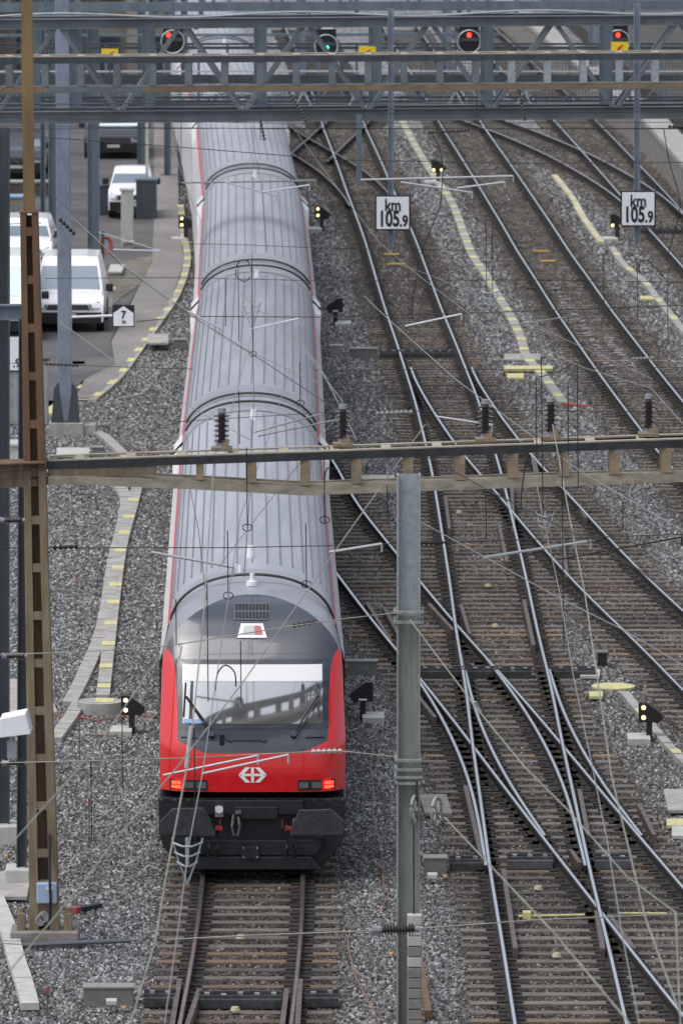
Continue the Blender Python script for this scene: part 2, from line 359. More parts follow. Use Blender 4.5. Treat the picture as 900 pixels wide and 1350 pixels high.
# ------------------------------------------------------------------ rails and sleepers
PROF = [(-.062,-.17),(.062,-.17),(.062,-.155),(.012,-.14),(.012,-.045),(.036,-.035),(.036,-.006),(.021,0),(-.021,0),(-.036,-.006),(-.036,-.035),(-.012,-.045),(-.012,-.14),(-.062,-.155)]
def rail_mb(pts, dz=0, prof=PROF):
    mb = MB(); n = len(prof)
    for i, p in enumerate(pts):
        d = (pts[min(i+1, len(pts)-1)]-pts[max(i-1, 0)]); d.z = 0; d.normalize(); r = Vector((d.y, -d.x, 0))
        for a, b in prof: mb.v.append(tuple(p+r*a+Vector((0,0,b+dz))))
    for i in range(len(pts)-1):
        for k in range(n):
            mb.f.append((i*n+k, i*n+(k+1)%n, (i+1)*n+(k+1)%n, (i+1)*n+k)); mb.m.append(1 if k == 7 else 0)
    mb.f.append(tuple(range(n))); mb.m.append(0); mb.f.append(tuple((len(pts)-1)*n+k for k in range(n))[::-1]); mb.m.append(0)
    return mb
TL = {'a': 'railway track of dark wooden sleepers running beneath the red train', 'b': 'long railway track passing through the double slip beside the train',
 'd': 'railway track curving off to the right edge just below the big steel beam', 'k': 'railway track slanting from beneath the train to the lower right corner through the slip',
 's': 'short curved slip track joining the slanting line to the lower middle line', 't': 'short curved slip track joining the middle line to the lower right line',
 'c': 'railway track between the two lines of yellow marked cable trough, with white stained sleepers', 'f': 'crossover track slanting down to the right just behind the right km sign',
 'e': 'railway track farthest right, meeting the crossover beside the retaining wall', 'g': 'crossover track curving out from under the far part of the train',
 'h': 'short crossing track running up and away from the train roof below the truss', 'u': 'distant railway track at the top right seen through the truss'}
roots = {}
for i, (k, ln) in enumerate(LN.items()):
    ylo, yhi = ln.y[0], ln.y[-1]
    root = thing('railway_track', TL[k], 'railway track', (ln.at(ylo), ylo, 0)); roots[k] = root
    yy = np.arange(ylo, yhi, 1.0 if k in 'st' else 1.5)
    for sgn in (-1, 1):
        pts = [Vector((ln.at(y)+sgn*HG, y, RT)) for y in yy]
        rail_mb(pts, -.0025*i if k != 'b' else .001).build('rail', [M_RAILSIDE, M_RAILDULL if k in 'agh' else M_RAILTOP], root)
iv_cache = []
def intervals(y, keys):
    q = sorted([(LN[k].at(y)-1.30, LN[k].at(y)+1.30, k) for k in keys if LN[k].has(y)]); out = []
    for a, b, k in q:
        if out and a < out[-1][1]+.12: out[-1][1] = max(out[-1][1], b)
        else: out.append([a, b, k])
    return out
cnt = {}; bulk = {}
slm = {}
keys = list(LN.keys())
y = 92.0
while y < 330:
    for a, b, k in intervals(y, keys):
        a += random.uniform(-.04, .04); b += random.uniform(-.04, .04); W = b-a; root = roots[k]
        cnt[k] = cnt.get(k, 0)+1
        mb = MB() if cnt[k] <= 100 else bulk.setdefault(k, MB()); yj = y+random.uniform(-.02,.02); zj = random.uniform(-.006,.008)
        mb.box(((a+b)/2, yj, -.02+zj), (W, .24, .11), random.uniform(-.004,.004))
        for q in keys:
            if LN[q].has(y) and a < LN[q].at(y) < b:
                for sg in (-1, 1): mb.box((LN[q].at(y)+sg*HG, yj, .045+zj), (.36, .17, .035), mi=1)
        if cnt[k] <= 100: mb.build('sleeper', [M_SLEEPER2 if random.random() < .22 else M_SLEEPER, M_CHAIR], root)
    y += .63
for k, mb in bulk.items():
    o = mb.build('sleeper', [M_SLEEPER, M_CHAIR], roots[k]); o['kind'] = 'stuff'

def small_rail(name, a, b, label, m=M_RUSTRAIL, w=.07, h=.16, zt=.19, parent=None):
    A = P(*a, zt); B = P(*b, zt); mb = MB(); mb.bar(A-Vector((0,0,h/2)), B-Vector((0,0,h/2)), w, h); return mb.build(name, m, parent)
for a, b, k in [((587,655),(592,697),'b'),((690,790),(703,850),'b'),((674,640),(677,700),'b'),((607,797),(619,835),'b'),((663,1145),(679,1250),'b'),((786,1200),(794,1250),'b'),((607,862),(618,935),'b'),
                ((483,793),(515,845),'k'),((506,800),(530,845),'k'),((555,1040),(560,1050),'k'),((541,905),(573,945),'k'),((763,1040),(775,1100),'b'),((613,1035),(636,1135),'s'),((592,1180),(592,1181),'b'),
                ((802,1205),(835,1250),'k'),((565,795),(597,830),'k'),((740,700),(747,760),'d'),((763,665),(772,682),'d'),((842,1060),(862,1100),'k'),((752,1120),(764,1137),'b'),
                ((227,1350),(237,1290),'a'),((392,1350),(396,1290),'a'),((247,1350),(263,1303),'a'),((372,1350),(378,1303),'a'),((700,590),(712,640),'d'),((657,690),(668,740),'b')]:
    if a == (592,1180) or a == (555,1040): continue
    small_rail('check_rail', a, b, None, parent=roots[k])

# ------------------------------------------------------------------ paths and cable troughs
def sheet(name, poly, z, m, label, h=.06):
    mb = MB(); mb.prism([P(x, y, z)-Vector((0,0,h)) for x, y in poly], (0,0,h)); return struct(mb.build(name, m), label)
sheet('yard_asphalt', [(-60,100),(205,100),(205,330),(182,380),(160,420),(146,450),(152,480),(112,500),(60,540),(-60,540)], .10, M_ASPH, 'dark worn asphalt yard with parked vans left of the tracks')
sheet('path', [(203,20),(232,20),(236,290),(243,345),(226,395),(196,445),(165,487),(122,524),(100,524),(112,500),(152,480),(147,450),(165,415),(200,345),(203,300)], .112, M_PATH, 'grey asphalt footpath curving down between yard and ballast')
sheet('grass', [(165,345),(203,335),(188,372),(150,400),(136,395),(140,370)], .118, mat('moss_ground', (.085,.08,.045), .95, 0, 0, 1.6, .6, col2=(.19,.18,.165), detail=12), 'patch of mossy grass and gravel beside the footpath')
def ribbon(pts, wpx, z0, z1, m, name, parent, smo=True):
    rows = []
    P0 = [P(x, y, z1) for x, y in pts]
    # smooth resample
    Q = []
    for i in range(len(P0)-1):
        p0, p1, p2, p3 = P0[max(i-1,0)], P0[i], P0[i+1], P0[min(i+2, len(P0)-1)]
        for j in range(6):
            t = j/6; Q.append(.5*((2*p1)+(-p0+p2)*t+(2*p0-5*p1+4*p2-p3)*t*t+(-p0+3*p1-3*p2+p3)*t**3))
    Q.append(P0[-1])
    if not smo: Q = P0
    return Q
def sweep(Q, wd, h, m, name, parent=None, gap=None):
    mb = MB(); rows = []
    for i, p in enumerate(Q):
        d = (Q[min(i+1,len(Q)-1)]-Q[max(i-1,0)]); d.z = 0; d.normalize(); r = Vector((d.y,-d.x,0))*wd/2
        rows.append([p-r-Vector((0,0,h)), p-r, p+r, p+r-Vector((0,0,h))])
    mb.grid(rows, closed=True); mb.f += [(0,1,2,3), tuple(len(mb.v)-4+k for k in (3,2,1,0))]; mb.m += [0,0]
    return mb.build(name, m, parent)
def trough(pts, wd, label, marks=None, m=M_CONC, jl=.5, z=.105, markz=None, mlen=.22, mevery=1.0):
    Q = ribbon(pts, 0, 0, z, m, '', None)
    # dense arc-length resample
    dd = [0]
    for i in range(1, len(Q)): dd.append(dd[-1]+(Q[i]-Q[i-1]).length)
    def at(s):
        i = min(max(int(np.searchsorted(dd, s))-1, 0), len(Q)-2); t = (s-dd[i])/max(1e-6, dd[i+1]-dd[i]); return Q[i].lerp(Q[i+1], t)
    root = thing('cable_trough', label, 'cable trough', at(0)-Vector((0,0,z)))
    n = max(1, int(dd[-1]/jl)); mb = MB()
    for i in range(n):
        a, b = at(i*dd[-1]/n+.008), at((i+1)*dd[-1]/n-.008); dz = random.uniform(-.006,.006)
        mb.bar(a-Vector((0,0,.05-dz)), b-Vector((0,0,.05-dz)), wd, .1)
    mb.build('cover_slab', m, root)
    if marks:
        s = marks[0]
        while s < min(dd[-1], marks[1] if marks[1] else 1e9):
            a, b = at(s), at(s+mlen)
            mm = MB(); mm.bar(a+Vector((0,0,.007)), b+Vector((0,0,.007)), wd*1.0, .006); mm.build('yellow_marking', M_YELL, root); s += mevery*random.uniform(.9,1.1)
    return root
trough([(238,270),(243,310),(247,345),(233,388),(205,430),(178,468),(155,498),(122,526)], .20, 'narrow yellow dashed cable trough edging the curved footpath', (0,None), mlen=.9, mevery=2.6)
trough([(105,563),(135,572),(165,600),(183,620),(176,660),(160,720),(149,800),(136,916)], .235, 'cable trough with yellow bars running down to the round manhole', (6,None), mlen=.5, mevery=2.7)
trough([(82,618),(118,624),(150,634),(166,655),(162,690),(150,740),(136,825),(112,885),(92,925)], .26, 'plain grey cable trough bending beside the yellow barred trough', None)
trough([(104,925),(92,945),(72,972)], .24, 'short grey trough length below the round manhole', None)
trough([(-6,1180),(12,1225),(22,1262),(32,1292),(40,1322)], .25, 'pale slab trough at the lower left corner', None, M_CONCL, jl=.9, z=.14)
trough([(530,160),(555,205),(580,243),(597,270),(612,310),(622,335),(640,362),(655,388),(672,415),(686,445),(694,470),(712,490),(742,530)], .24, 'yellow barred cable trough between the middle tracks behind the left km sign', (0,None), mlen=.65, mevery=2.7)
trough([(730,230),(752,257),(768,285),(782,305),(792,318)], .19, 'pale cream cable trough left of the right km sign', None, m=mat('yellowed_concrete', (.46,.44,.30), .9, 0, .2, 1.5))
trough([(806,325),(822,348),(850,372),(868,395),(905,440)], .19, 'cable trough with yellow patches running off the right edge', (2,None), mlen=.9, mevery=5.0)
trough([(822,911),(850,945),(880,980),(912,1012)], .16, 'slab trough behind the lit dwarf signal on the right', (2.1,None), mlen=.45, mevery=4.2, jl=.45)
def slab(px0, py0, px1, py1, z, m, name, label, cat='slab', h=.05, skew=0, group=None):
    A = P(px0, py1, z); B = P(px1, py1, z); D_ = P(px0+skew, py0, z); E = P(px1+skew, py0, z)
    mb = MB(); mb.quadbox([q-Vector((0,0,h)) for q in (A,B,E,D_)]+[A,B,E,D_]); o = mb.build(name, m, origin=A-Vector((0,0,z))); return tag(o, label, cat, group)
slab(664,466,712,474,.08,M_CONC,'cover_slab','grey slab across the trough, upper of three near the middle tracks')
slab(664,482,728,487,.12,M_YELL,'cover_slab','bright yellow painted slab lying across the middle trough')
slab(668,492,690,498,.08,M_YELL,'cover_slab','small yellow slab at the left end below the long yellow one')
slab(764,882,790,891,.10,M_CONCL,'cover_slab','pale concrete slab above the yellow oval manhole')
slab(776,911,794,918,.10,M_YELL,'cover_slab','small yellow slab just left of the oval manhole')
slab(843,390,868,394,.08,M_YELL,'cover_slab','thin yellow slab sticking out from the right hand trough')
slab(880,1040,912,1068,.10,M_CONC,'cover_slab','tan concrete slab at the right edge',skew=-6)
slab(878,1079,900,1088,.09,M_YELL,'cover_slab','yellow painted slab at the right edge')
slab(885,1088,906,1102,.08,M_CONCL,'cover_slab','pale slab under the yellow painted one at the right edge')
slab(560,1047,596,1072,.10,M_CONCD,'cover_slab','dark slatted pit cover right of the front steel mast',skew=-8)
slab(464,626,520,636,.07,M_CONCL,'cover_slab','pale slab seen just under the big beam left of the steel mast')
slab(10,600,60,615,.07,M_CONCL,'cover_slab','pale flat slab at the foot of the flared blue column')
slab(75,590,118,600,.12,M_CONCL,'cover_slab','pale slab in front of the flared column plinth')
slab(8,895,42,940,.10,M_CONC,'cover_slab','grey slab behind the rusty mast, left edge',skew=0)
slab(40,905,76,938,.09,M_CONC,'cover_slab','grey slab right beside the rusty mast',skew=-14)
slab(-5,1148,36,1182,.12,M_CONC,'cover_slab','weathered slab near the left edge below the dark posts',skew=6)
slab(195,440,222,452,.25,M_CONC,'cover_slab','pale box slab between footpath and train')
for a,b,c,d,l in [(190,508,205,512,'long yellow line'),(195,493,222,499,'yellow dash')]: pass
def disc(px, py, rx, z, h, m, name, label, cat):
    c = P(px, py, z); mb = MB(); r = rx/(FPX/c.y)
    poly = [c+Vector((r*math.cos(t), r*math.sin(t), -h)) for t in np.linspace(0, 2*math.pi, 33)[:-1]]
    mb.prism(poly, (0,0,h)); return tag(mb.build(name, m, origin=c-Vector((0,0,z))), label, cat), c, r
mh, c0, r0 = disc(132, 924, 30, .22, .3, M_CONC, 'manhole_cover', 'round raised concrete manhole left of the train with yellow paint marks', 'manhole')
mb = MB(); mb.box(c0+Vector((.08,.05,.004)), (.32,.5,.01)); mb.build('paint_mark', M_YELL, mh)
disc(808, 904, 29, .05, .1, M_YELL, 'manhole_cover', 'flat yellow painted oval manhole on the right', 'manhole')

# ------------------------------------------------------------------ trains
DECK = mat('roof_paint', (.36,.375,.42), .5, .1, 0, 1.3, 0, col2=(.285,.298,.335), streak=(3,.16,1), coat=.05, objrand=.10)
DECKR = mat('roof_rib_paint', (.20,.21,.24), .5, .1)
DECKS = mat('roof_end_paint', (.29,.30,.335), .4, .15, .12, 1.5, coat=.15)
M_BODYW = mat('coach_white', (.84,.84,.86), .35, 0, .03, 2, coat=.3)
M_REDL = mat('coach_red_line', (.55,.05,.08), .4)
M_BELL = mat('rubber_bellows', (.07,.072,.08), .6)
M_RUBBER = mat('black_rubber', (.02,.02,.024), .55)
ZR = 4.40
def arch(t, w=1.26, z0=3.55, z1=ZR):     # t -1..1
    a = (1-abs(t))*math.pi/2; x = math.copysign(w*math.cos(a)**.92, t); return x, z0+(z1-z0)*math.sin(a)**.92
TT = np.linspace(-1, 1, 41)
def xf(ys, xc0, ys0, xc1, ys1):
    def f(x, s, z): t = s; return Vector((xc0+(xc1-xc0)*t/(ys1-ys0)+x, ys0+t, z))
    return f
def coach(y0, y1, first):
    x0, x1 = tl.at(y0), tl.at(y1); f = xf(None, x0, y0, x1, y1); Ln = y1-y0
    lab = ('red and black driving coach with ribbed grey roof leading the train' if first else None)
    root = thing('driving_coach' if first else 'train_coach', lab or '', 'train', f(0,0,0))
    s0 = 3.2 if first else 0.0
    # roof
    mb = MB(); 
    e0, e1 = (s0 if first else 0.), Ln
    mb.grid([[f(arch(t)[0], s, arch(t)[1]-(.10 if s > Ln-.4 or (not first and s < .4) else 0)) for t in TT] for s in ([e0, 3.9, Ln-2.6, Ln-.45, Ln-.2, Ln] if first else [0,.2,.45,2.6,Ln-2.6,Ln-.45,Ln-.2,Ln])])
    mb.build('roof', DECK, root, smooth=True)
    mb = MB()
    ra, rb = (s0+.75 if first else 2.3), Ln-2.3
    for q in np.linspace(-.93, .93, 19):
        x, z = arch(q); r2 = abs(q) > .0
        dx = Vector((x, 0, z-3.2)).normalized()
        a = f(x, ra+abs(q)**2.5*.35, z+.004); b = f(x, rb, z+.004)
        mb.bar(a, b, .022, .022, up=dx)
    mb.build('roof_ribs', DECKR, root)
    # end caps of the roof
    for (a, b) in ([(Ln-1.9, Ln-.5)] if first else [(.5, 1.9), (Ln-1.9, Ln-.5)]):
        m2 = MB(); m2.grid([[f(arch(t, 1.265, 3.55, ZR+.012)[0], s, arch(t, 1.265, 3.55, ZR+.012)[1]) for t in TT] for s in (a, b)])
        m2.build('roof_end_panel', DECKS, root, smooth=True)
    for s in ([Ln-.35] if first else [.35, Ln-.35]):
        m3 = MB(); m3.tube([f(arch(t, 1.27)[0], s, arch(t, 1.27)[1]+.02) for t in np.linspace(-.8,.8,35)], .024, 6); m3.build('roof_end_seal', M_RUBBER, root)
    # sides
    for sg in (-1, 1):
        m4 = MB(); prof = [(1.36,.50),(1.43,.75),(1.43,2.95),(1.31,3.47),(1.305,3.50)]
        prof2 = [(1.36,.50),(1.43,.75),(1.43,3.0),(1.45,3.36),(1.28,3.54)]
        ss = ([s0,Ln-1.6,Ln-1.1,Ln] if first else [0,1.1,1.6,Ln-1.6,Ln-1.1,Ln])
        rows = []
        for s in ss:
            end = (s < 1.2 and not first) or s > Ln-1.2
            rows.append([f(sg*x, s, z) for x, z in (prof2 if end else prof)])
        m4.grid(rows); m4.build('side_wall', M_BODYW, root, smooth=False)
        m5 = MB(); m5.grid([[f(sg*1.308, s, 3.495), f(sg*1.29, s, 3.53), f(sg*1.25, s, 3.575)] for s in (s0, Ln-1.2)]); m5.build('red_stripe', M_REDL, root)
    # ends and underframe
    for s in ([Ln] if first else [0, Ln]):
        m6 = MB(); b = 0
        pl = [f(-1.36,s,.5), f(1.36,s,.5), f(1.38,s,3.4)]+[f(arch(t)[0], s, arch(t)[1]-.1) for t in np.linspace(.98,-.98,15)]+[f(-1.38,s,3.4)]
        m6.v += [tuple(p) for p in pl]; m6.f.append(tuple(range(b, b+len(pl)))); m6.m.append(0)
        m6.build('end_wall', M_BODYW, root)
    m7 = MB(); m7.quadbox([f(-1.25,.6,.35), f(1.25,.6,.35), f(1.25,Ln-.6,.35), f(-1.25,Ln-.6,.35), f(-1.25,.6,.6), f(1.25,.6,.6), f(1.25,Ln-.6,.6), f(-1.25,Ln-.6,.6)]); m7.build('underframe', M_BLACKP, root)
    # bellows towards the next coach
    m8 = MB()
    g = .7; rows = []
    for i in range(8):
        s = Ln+g*i/7; k = .0 if i % 2 else -.05
        rows.append([f(arch(t, 1.16+k, 3.2, 4.33+k)[0], s, arch(t, 1.16+k, 3.2, 4.33+k)[1]) for t in TT])
    m8.grid(rows)
    m8.build('gangway_bellows', M_BELL, root)
    # small roof fittings
    for s, x in ((Ln-3.2, .05), ) if not first else ((Ln-3.2, .05), (4.6, -.02)):
        z = arch(x/1.29)[1] if False else ZR; m9 = MB(); m9.tube([f(x,s,ZR-.02), f(x,s,ZR+.18)], [.07,.05], 10); m9.build('roof_aerial', M_WHITE, root)
    return root, f, Ln
labels = ['second coach of the train, grey ribbed roof just beyond the big steel beam', 'third coach of the train, grey roof crossed by white registration arms',
 'fourth coach of the train, grey roof passing under the large truss', 'fifth coach of the train, roof half hidden behind the truss lattice', 'farthest coach of the train at the very top of the picture']
FY = 111.7
root0, f0, L0 = coach(FY, FY+27.3, True)
for i, lb in enumerate(labels):
    r, _, _ = coach(FY+28*(i+1), FY+28*(i+1)+27.3, False); r['label'] = lb; r['group'] = 'coaches of the train'
# ---- nose
ZP = [(1.43,0),(1.75,.0),(2.1,.04),(2.45,.22),(2.9,.463),(3.3,.69),(3.6,.95),(3.9,1.30),(4.06,1.62),(4.15,2.0)]
def dz(z): return float(np.interp(z, [a for a, b in ZP], [b for a, b in ZP]))
def hw(z):
    if z <= 3.2: return 1.40-max(0, (z-2.3))*.045
    return 1.36*math.sqrt(max(0, 1-((z-3.2)/.96)**2))**.94
def face(u, z, off=0):     # u -1..1
    x = u*hw(z); d = dz(z)+.04*abs(x/1.4)**2+.32*abs(x/1.4)**8
    e = .01; x2 = x
    return f0(x, d-off*.8, z+off*.55*(1 if z > 2.15 else .15))
def facex(x, z, off=0): return face(max(-1, min(1, x/max(hw(z), .05))), z, off)
nose_m = bpy.data.materials.new('nose_paint'); nose_m.use_nodes = True; nn = nose_m.node_tree.nodes; nl = nose_m.node_tree.links
nb = nn['Principled BSDF']; nb.inputs['Roughness'].default_value = .22; nb.inputs['Coat Weight'].default_value = 1; nb.inputs['Coat Roughness'].default_value = .05
tc = nn.new('ShaderNodeTexCoord'); sp = nn.new('ShaderNodeSeparateXYZ'); nl.new(tc.outputs['Object'], sp.inputs[0])
def mth(op, a, b=None, c=None):
    q = nn.new('ShaderNodeMath'); q.operation = op
    for i, v in enumerate((a, b, c)):
        if v is None: continue
        if isinstance(v, (int, float)): q.inputs[i].default_value = v
        else: nl.new(v, q.inputs[i])
    return q.outputs[0]
ax = mth('ABSOLUTE', sp.outputs[0]); zz = sp.outputs[2]
fc = nn.new('ShaderNodeFloatCurve'); 
# half width of dark panel by height (z/5)
cv = fc.mapping.curves[0]; cv.points[0].location = (0, .70); cv.points[1].location = (1, 1.0)
for zq, aq in ((2.2,1.13),(3.0,1.16),(3.3,1.20),(3.45,1.28),(3.56,1.5)):
    cv.points.new(zq/5, aq/1.5)
fc.mapping.update(); nl.new(mth('DIVIDE', zz, 5.0), fc.inputs['Value'])
aw = mth('MULTIPLY', fc.outputs[0], 1.5)
in1 = mth('LESS_THAN', ax, aw)
bz = mth('MULTIPLY_ADD', mth('MAXIMUM', mth('SUBTRACT', ax, .72), 0.), .40, 2.02)
in2 = mth('GREATER_THAN', zz, bz); msk = mth('MULTIPLY', in1, in2)
mx = nn.new('ShaderNodeMix'); mx.data_type = 'RGBA'; nl.new(msk, mx.inputs[0]); mx.inputs[6].default_value = (.66,.008,.012,1); mx.inputs[7].default_value = (.040,.047,.066,1)
nl.new(mx.outputs[2], nb.inputs['Base Color'])
mb = MB(); zs = list(np.linspace(1.43, 3.2, 24))+[3.2+.96*math.sin(a) for a in np.linspace(.06, math.pi/2-.04, 20)]
us = np.linspace(-1, 1, 41)
mb.grid([[face(u, z) for u in us] for z in zs])
nose = mb.build('nose', nose_m, root0, smooth=True)
# hood: from the rim back to the regular section
rimR = [face(1, z) for z in zs]; rimL = [face(-1, z) for z in zs]
def reg(z, sg, s):
    if z <= 3.2: return f0(sg*(1.41 if z < 2.95 else 1.41-(z-2.95)*.15), s, z)
    a = math.asin(min(1, (z-3.2)/.96)); t = 1-a/(math.pi/2); x, zr = arch(t); return f0(sg*x, s, zr)
def lerp(a, b, t): return a.lerp(b, t)
for sg, rim in ((1, rimR), (-1, rimL)):
    rows = []
    for k, z in enumerate(zs):
        a = rim[k]; b = reg(z, sg, 3.2); row = []
        for t in np.linspace(0, 1, 8):
            p = lerp(a, b, t)
            row.append(p)
        rows.append(row)
    low = [r for r, z in zip(rows, zs) if z <= 3.24]; hi = [r for r, z in zip(rows, zs) if z >= 3.2-.001]
    m_ = MB(); m_.grid(low); m_.build('side_wall', M_RED, root0, smooth=True)
    m_ = MB(); m_.grid(hi); m_.build('hood', DECKS, root0, smooth=True)
m_ = MB(); m_.grid([[lerp(rimR[-1], reg(zs[-1],1,3.2), t) for t in np.linspace(0,1,5)], [lerp(rimL[-1], reg(zs[-1],-1,3.2), t) for t in np.linspace(0,1,5)]]); m_.build('hood', DECKS, root0)
m_ = MB(); m_.tube([reg(z, -1, 2.55)*1 + Vector((0,0,.0)) for z in zs if z > 3.3][::1]+[reg(z, 1, 2.55) for z in reversed([q for q in zs if q > 3.3])], .022, 5); m_.build('hood_seam', M_RUBBER, root0)
# windscreen
M_WS = mat('windscreen_glass', (.50,.52,.53), .04, .85, coat=.3)
def patch(x0, x1, z0, z1, off, m, name, parent, nx=16, nz=6, wave=0):
    mb = MB(); mb.grid([[facex(x0+(x1-x0)*i/nx, z0+(z1-z0)*j/nz, off) for i in range(nx+1)] for j in range(nz+1)])
    o = mb.build(name, m, parent, smooth=True); return o
fr = patch(-1.13, 1.15, 2.36, 3.34, .006, mat('windscreen_surround', (.03,.035,.05), .25, 0, coat=.8), 'windscreen_frame', root0)
ws = patch(-1.05, 1.06, 2.43, 3.27, .012, M_WS, 'windscreen', root0)
patch(-1.04, 1.05, 3.03, 3.265, .017, mat('sun_blind_white', (.80,.81,.80), .5, 0, coat=.2), 'sun_blind', ws)
patch(-1.04, -.70, 2.435, 2.49, .02, mat('desk_blue', (.25,.4,.6), .5), 'dashboard', ws, 4, 2)
# roof grille and panel
gr = patch(-.28, .26, 3.87, 4.08, .012, mat('grille_frame', (.13,.14,.16), .4, .3), 'roof_grille', root0, 6, 4)
mb = MB()
for r_ in (0, 1):
    for i in range(10):
        x = -.255+i*.052+.0; z0 = 3.895+r_*.095
        if i in (): continue
        mb.grid([[facex(x, z0, .022), facex(x+.036, z0, .022)], [facex(x, z0+.07, .022), facex(x+.036, z0+.07, .022)]])
mb.build('slots', M_BLACK, gr)
mb = MB(); mb.grid([[facex(-.23, 3.63, .014), facex(.22, 3.63, .014)], [facex(-.17, 3.82, .014), facex(.16, 3.82, .014)]])
dp = mb.build('display_panel', M_WHITE, root0)
mb = MB(); mb.grid([[facex(-.15, 3.67, .02), facex(.03, 3.67, .02)], [facex(-.12, 3.79, .02), facex(.02, 3.79, .02)]]); mb.build('display_screen', mat('pale_grey_panel', (.45,.5,.5), .4), dp)
mb = MB(); mb.grid([[facex(.035, 3.67, .02), facex(.16, 3.67, .02)], [facex(.03, 3.79, .02), facex(.125, 3.79, .02)]]); mb.build('display_flag', mat('faded_red', (.45,.12,.14), .5), dp)
for x, s in ((-.18, 3.1), (.0, 2.45)):
    mb = MB(); zz0 = 4.3 if s > 2.6 else 4.27; mb.tube([f0(x,s,zz0-.03), f0(x,s,zz0+.04), f0(x,s,zz0+.05), f0(x,s,zz0+.16)], [.09,.085,.04,.035], 12); mb.build('roof_aerial', M_WHITE, root0)
# hood side windows (dark slots)
# wipers, handrail, latches
for sg, bx, tx in ((-1, -.62, -1.02), (1, .62, .98)):
    mb = MB(); a = facex(bx, 2.27, .05); b = facex((bx+tx)/2, 2.55, .06); c = facex(tx, 2.82, .04)
    mb.tube([a, b, c], .013, 5); mb.tube([a+Vector((.05,0,0)), c+Vector((.03,0,-.02))], .009, 5); mb.tube([facex(tx+sg*.02, 2.52, .035), facex(tx-sg*.01, 3.0, .035)], .012, 5)
    mb.tube([facex(bx,2.27,-.02), facex(bx,2.27,.07)], .05, 10)
    mb.build('windscreen_wiper', M_BLACK, root0)
mb = MB(); hr = [(-.39,2.20),(-.33,2.17),(-.28,2.19),(.12,2.19),(.17,2.17),(.22,2.20)]; mb.tube([facex(x, z, .045) for x, z in hr], .012, 6); mb.build('handrail', M_BLACK, root0)
for x0, x1 in ((-1.08,-.8),(.8,1.08)):
    mb = MB(); mb.tube([facex(x0, 2.235, .02), facex(x1, 2.235, .02)], .011, 5); mb.build('handrail', M_BLACK, root0)
mb = MB(); mb.box(facex(-.46, 2.2, .03), (.075,.05,.17)); mb.build('camera_housing', M_BLACK, root0, bevel=.01)
# logo
mb = MB(); LW, LH, cz = .215, .115, 1.69
def lp(u, v): return facex(u*LW+.0, cz+v*LH, .008)
for q in ([(-1,0),(-.50,1),(-.16,1),(-.60,.17)], [(-1,0),(-.60,-.17),(-.16,-1),(-.50,-1)], [(1,0),(.60,.17),(.16,1),(.50,1)], [(1,0),(.50,-1),(.16,-1),(.60,-.17)],
          [(-.78,-.17),(.78,-.17),(.78,.17),(-.78,.17)], [(-.10,.19),(.10,.19),(.10,1),(-.10,1)], [(-.10,-1),(.10,-1),(.10,-.19),(-.10,-.19)]):
    b = len(mb.v); mb.v += [tuple(lp(u, v)) for u, v in q]; mb.f.append(tuple(range(b, b+4))); mb.m.append(0)
mb.build('emblem', mat('emblem_white', (.85,.86,.88), .3), root0)
# headlights
for sg in (-1, 1):
    cxx = sg*.96 - (.0); 
    def q(x, z, o=.02): return facex(x, z, o)
    mb = MB(); mb.grid([[q(cxx-.28,1.455), q(cxx, 1.455), q(cxx+.28,1.455)], [q(cxx-.28,1.61), q(cxx,1.61), q(cxx+.28,1.61)]]); hl = mb.build('headlight', M_BLACK, root0)
    for j, off in enumerate((-.19, 0, .19)):
        xx = cxx+off; lit = (j == (0 if sg < 0 else 2))
        if lit:
            for zz_ in (1.50, 1.562):
                mb = MB(); mb.grid([[q(xx-.07,zz_-.022,.03), q(xx+.07,zz_-.022,.03)],[q(xx-.07,zz_+.022,.03), q(xx+.07,zz_+.022,.03)]]); mb.build('tail_lamp', M_TAIL, hl)
        else:
            mb = MB(); mb.grid([[q(xx-.07,1.485,.03), q(xx+.07,1.485,.03)],[q(xx-.07,1.58,.03), q(xx+.07,1.58,.03)]]); mb.build('lamp_lens', mat('lamp_lens_grey', (.25,.27,.28), .1, .6), hl)
# lower front
def FP(px, py, off=0.):     # point on the vertical plane of the coach front
    p = PD(px, py, FY-off); return p
mb = MB(); outline = [(209,1052),(455,1052),(454,1100),(448,1115),(423,1146),(249,1146),(216,1118),(210,1100)]
mb.prism([FP(x, y, -.12) for x, y in outline], (0,1.5,0)); mb.build('buffer_beam', M_BLACKP, root0, bevel=.015)
mb = MB(); mb.prism([FP(x, y, .1) for x, y in [(262,1130),(410,1130),(423,1146.5),(249,1146.5)]], (0,.22,0)); mb.prism([FP(x, y, .04) for x, y in [(240,1108),(428,1108),(416,1128),(254,1128)]], (0,.15,0)); mb.build('snow_plough', M_BLACKP, root0, bevel=.01)
mb = MB(); mb.prism([FP(x, y, .0) for x, y in [(255,1055),(400,1055),(400,1074),(255,1074)]], (0,.2,0)); mb.prism([FP(x, y, .06) for x, y in [(310,1064),(366,1064),(366,1080),(310,1080)]], (0,.2,0)); mb.build('coupling_housing', M_BLACKP, root0, bevel=.012)
M_BUF = mat('buffer_plate_black', (.05,.052,.058), .38, .2, .3, 5)
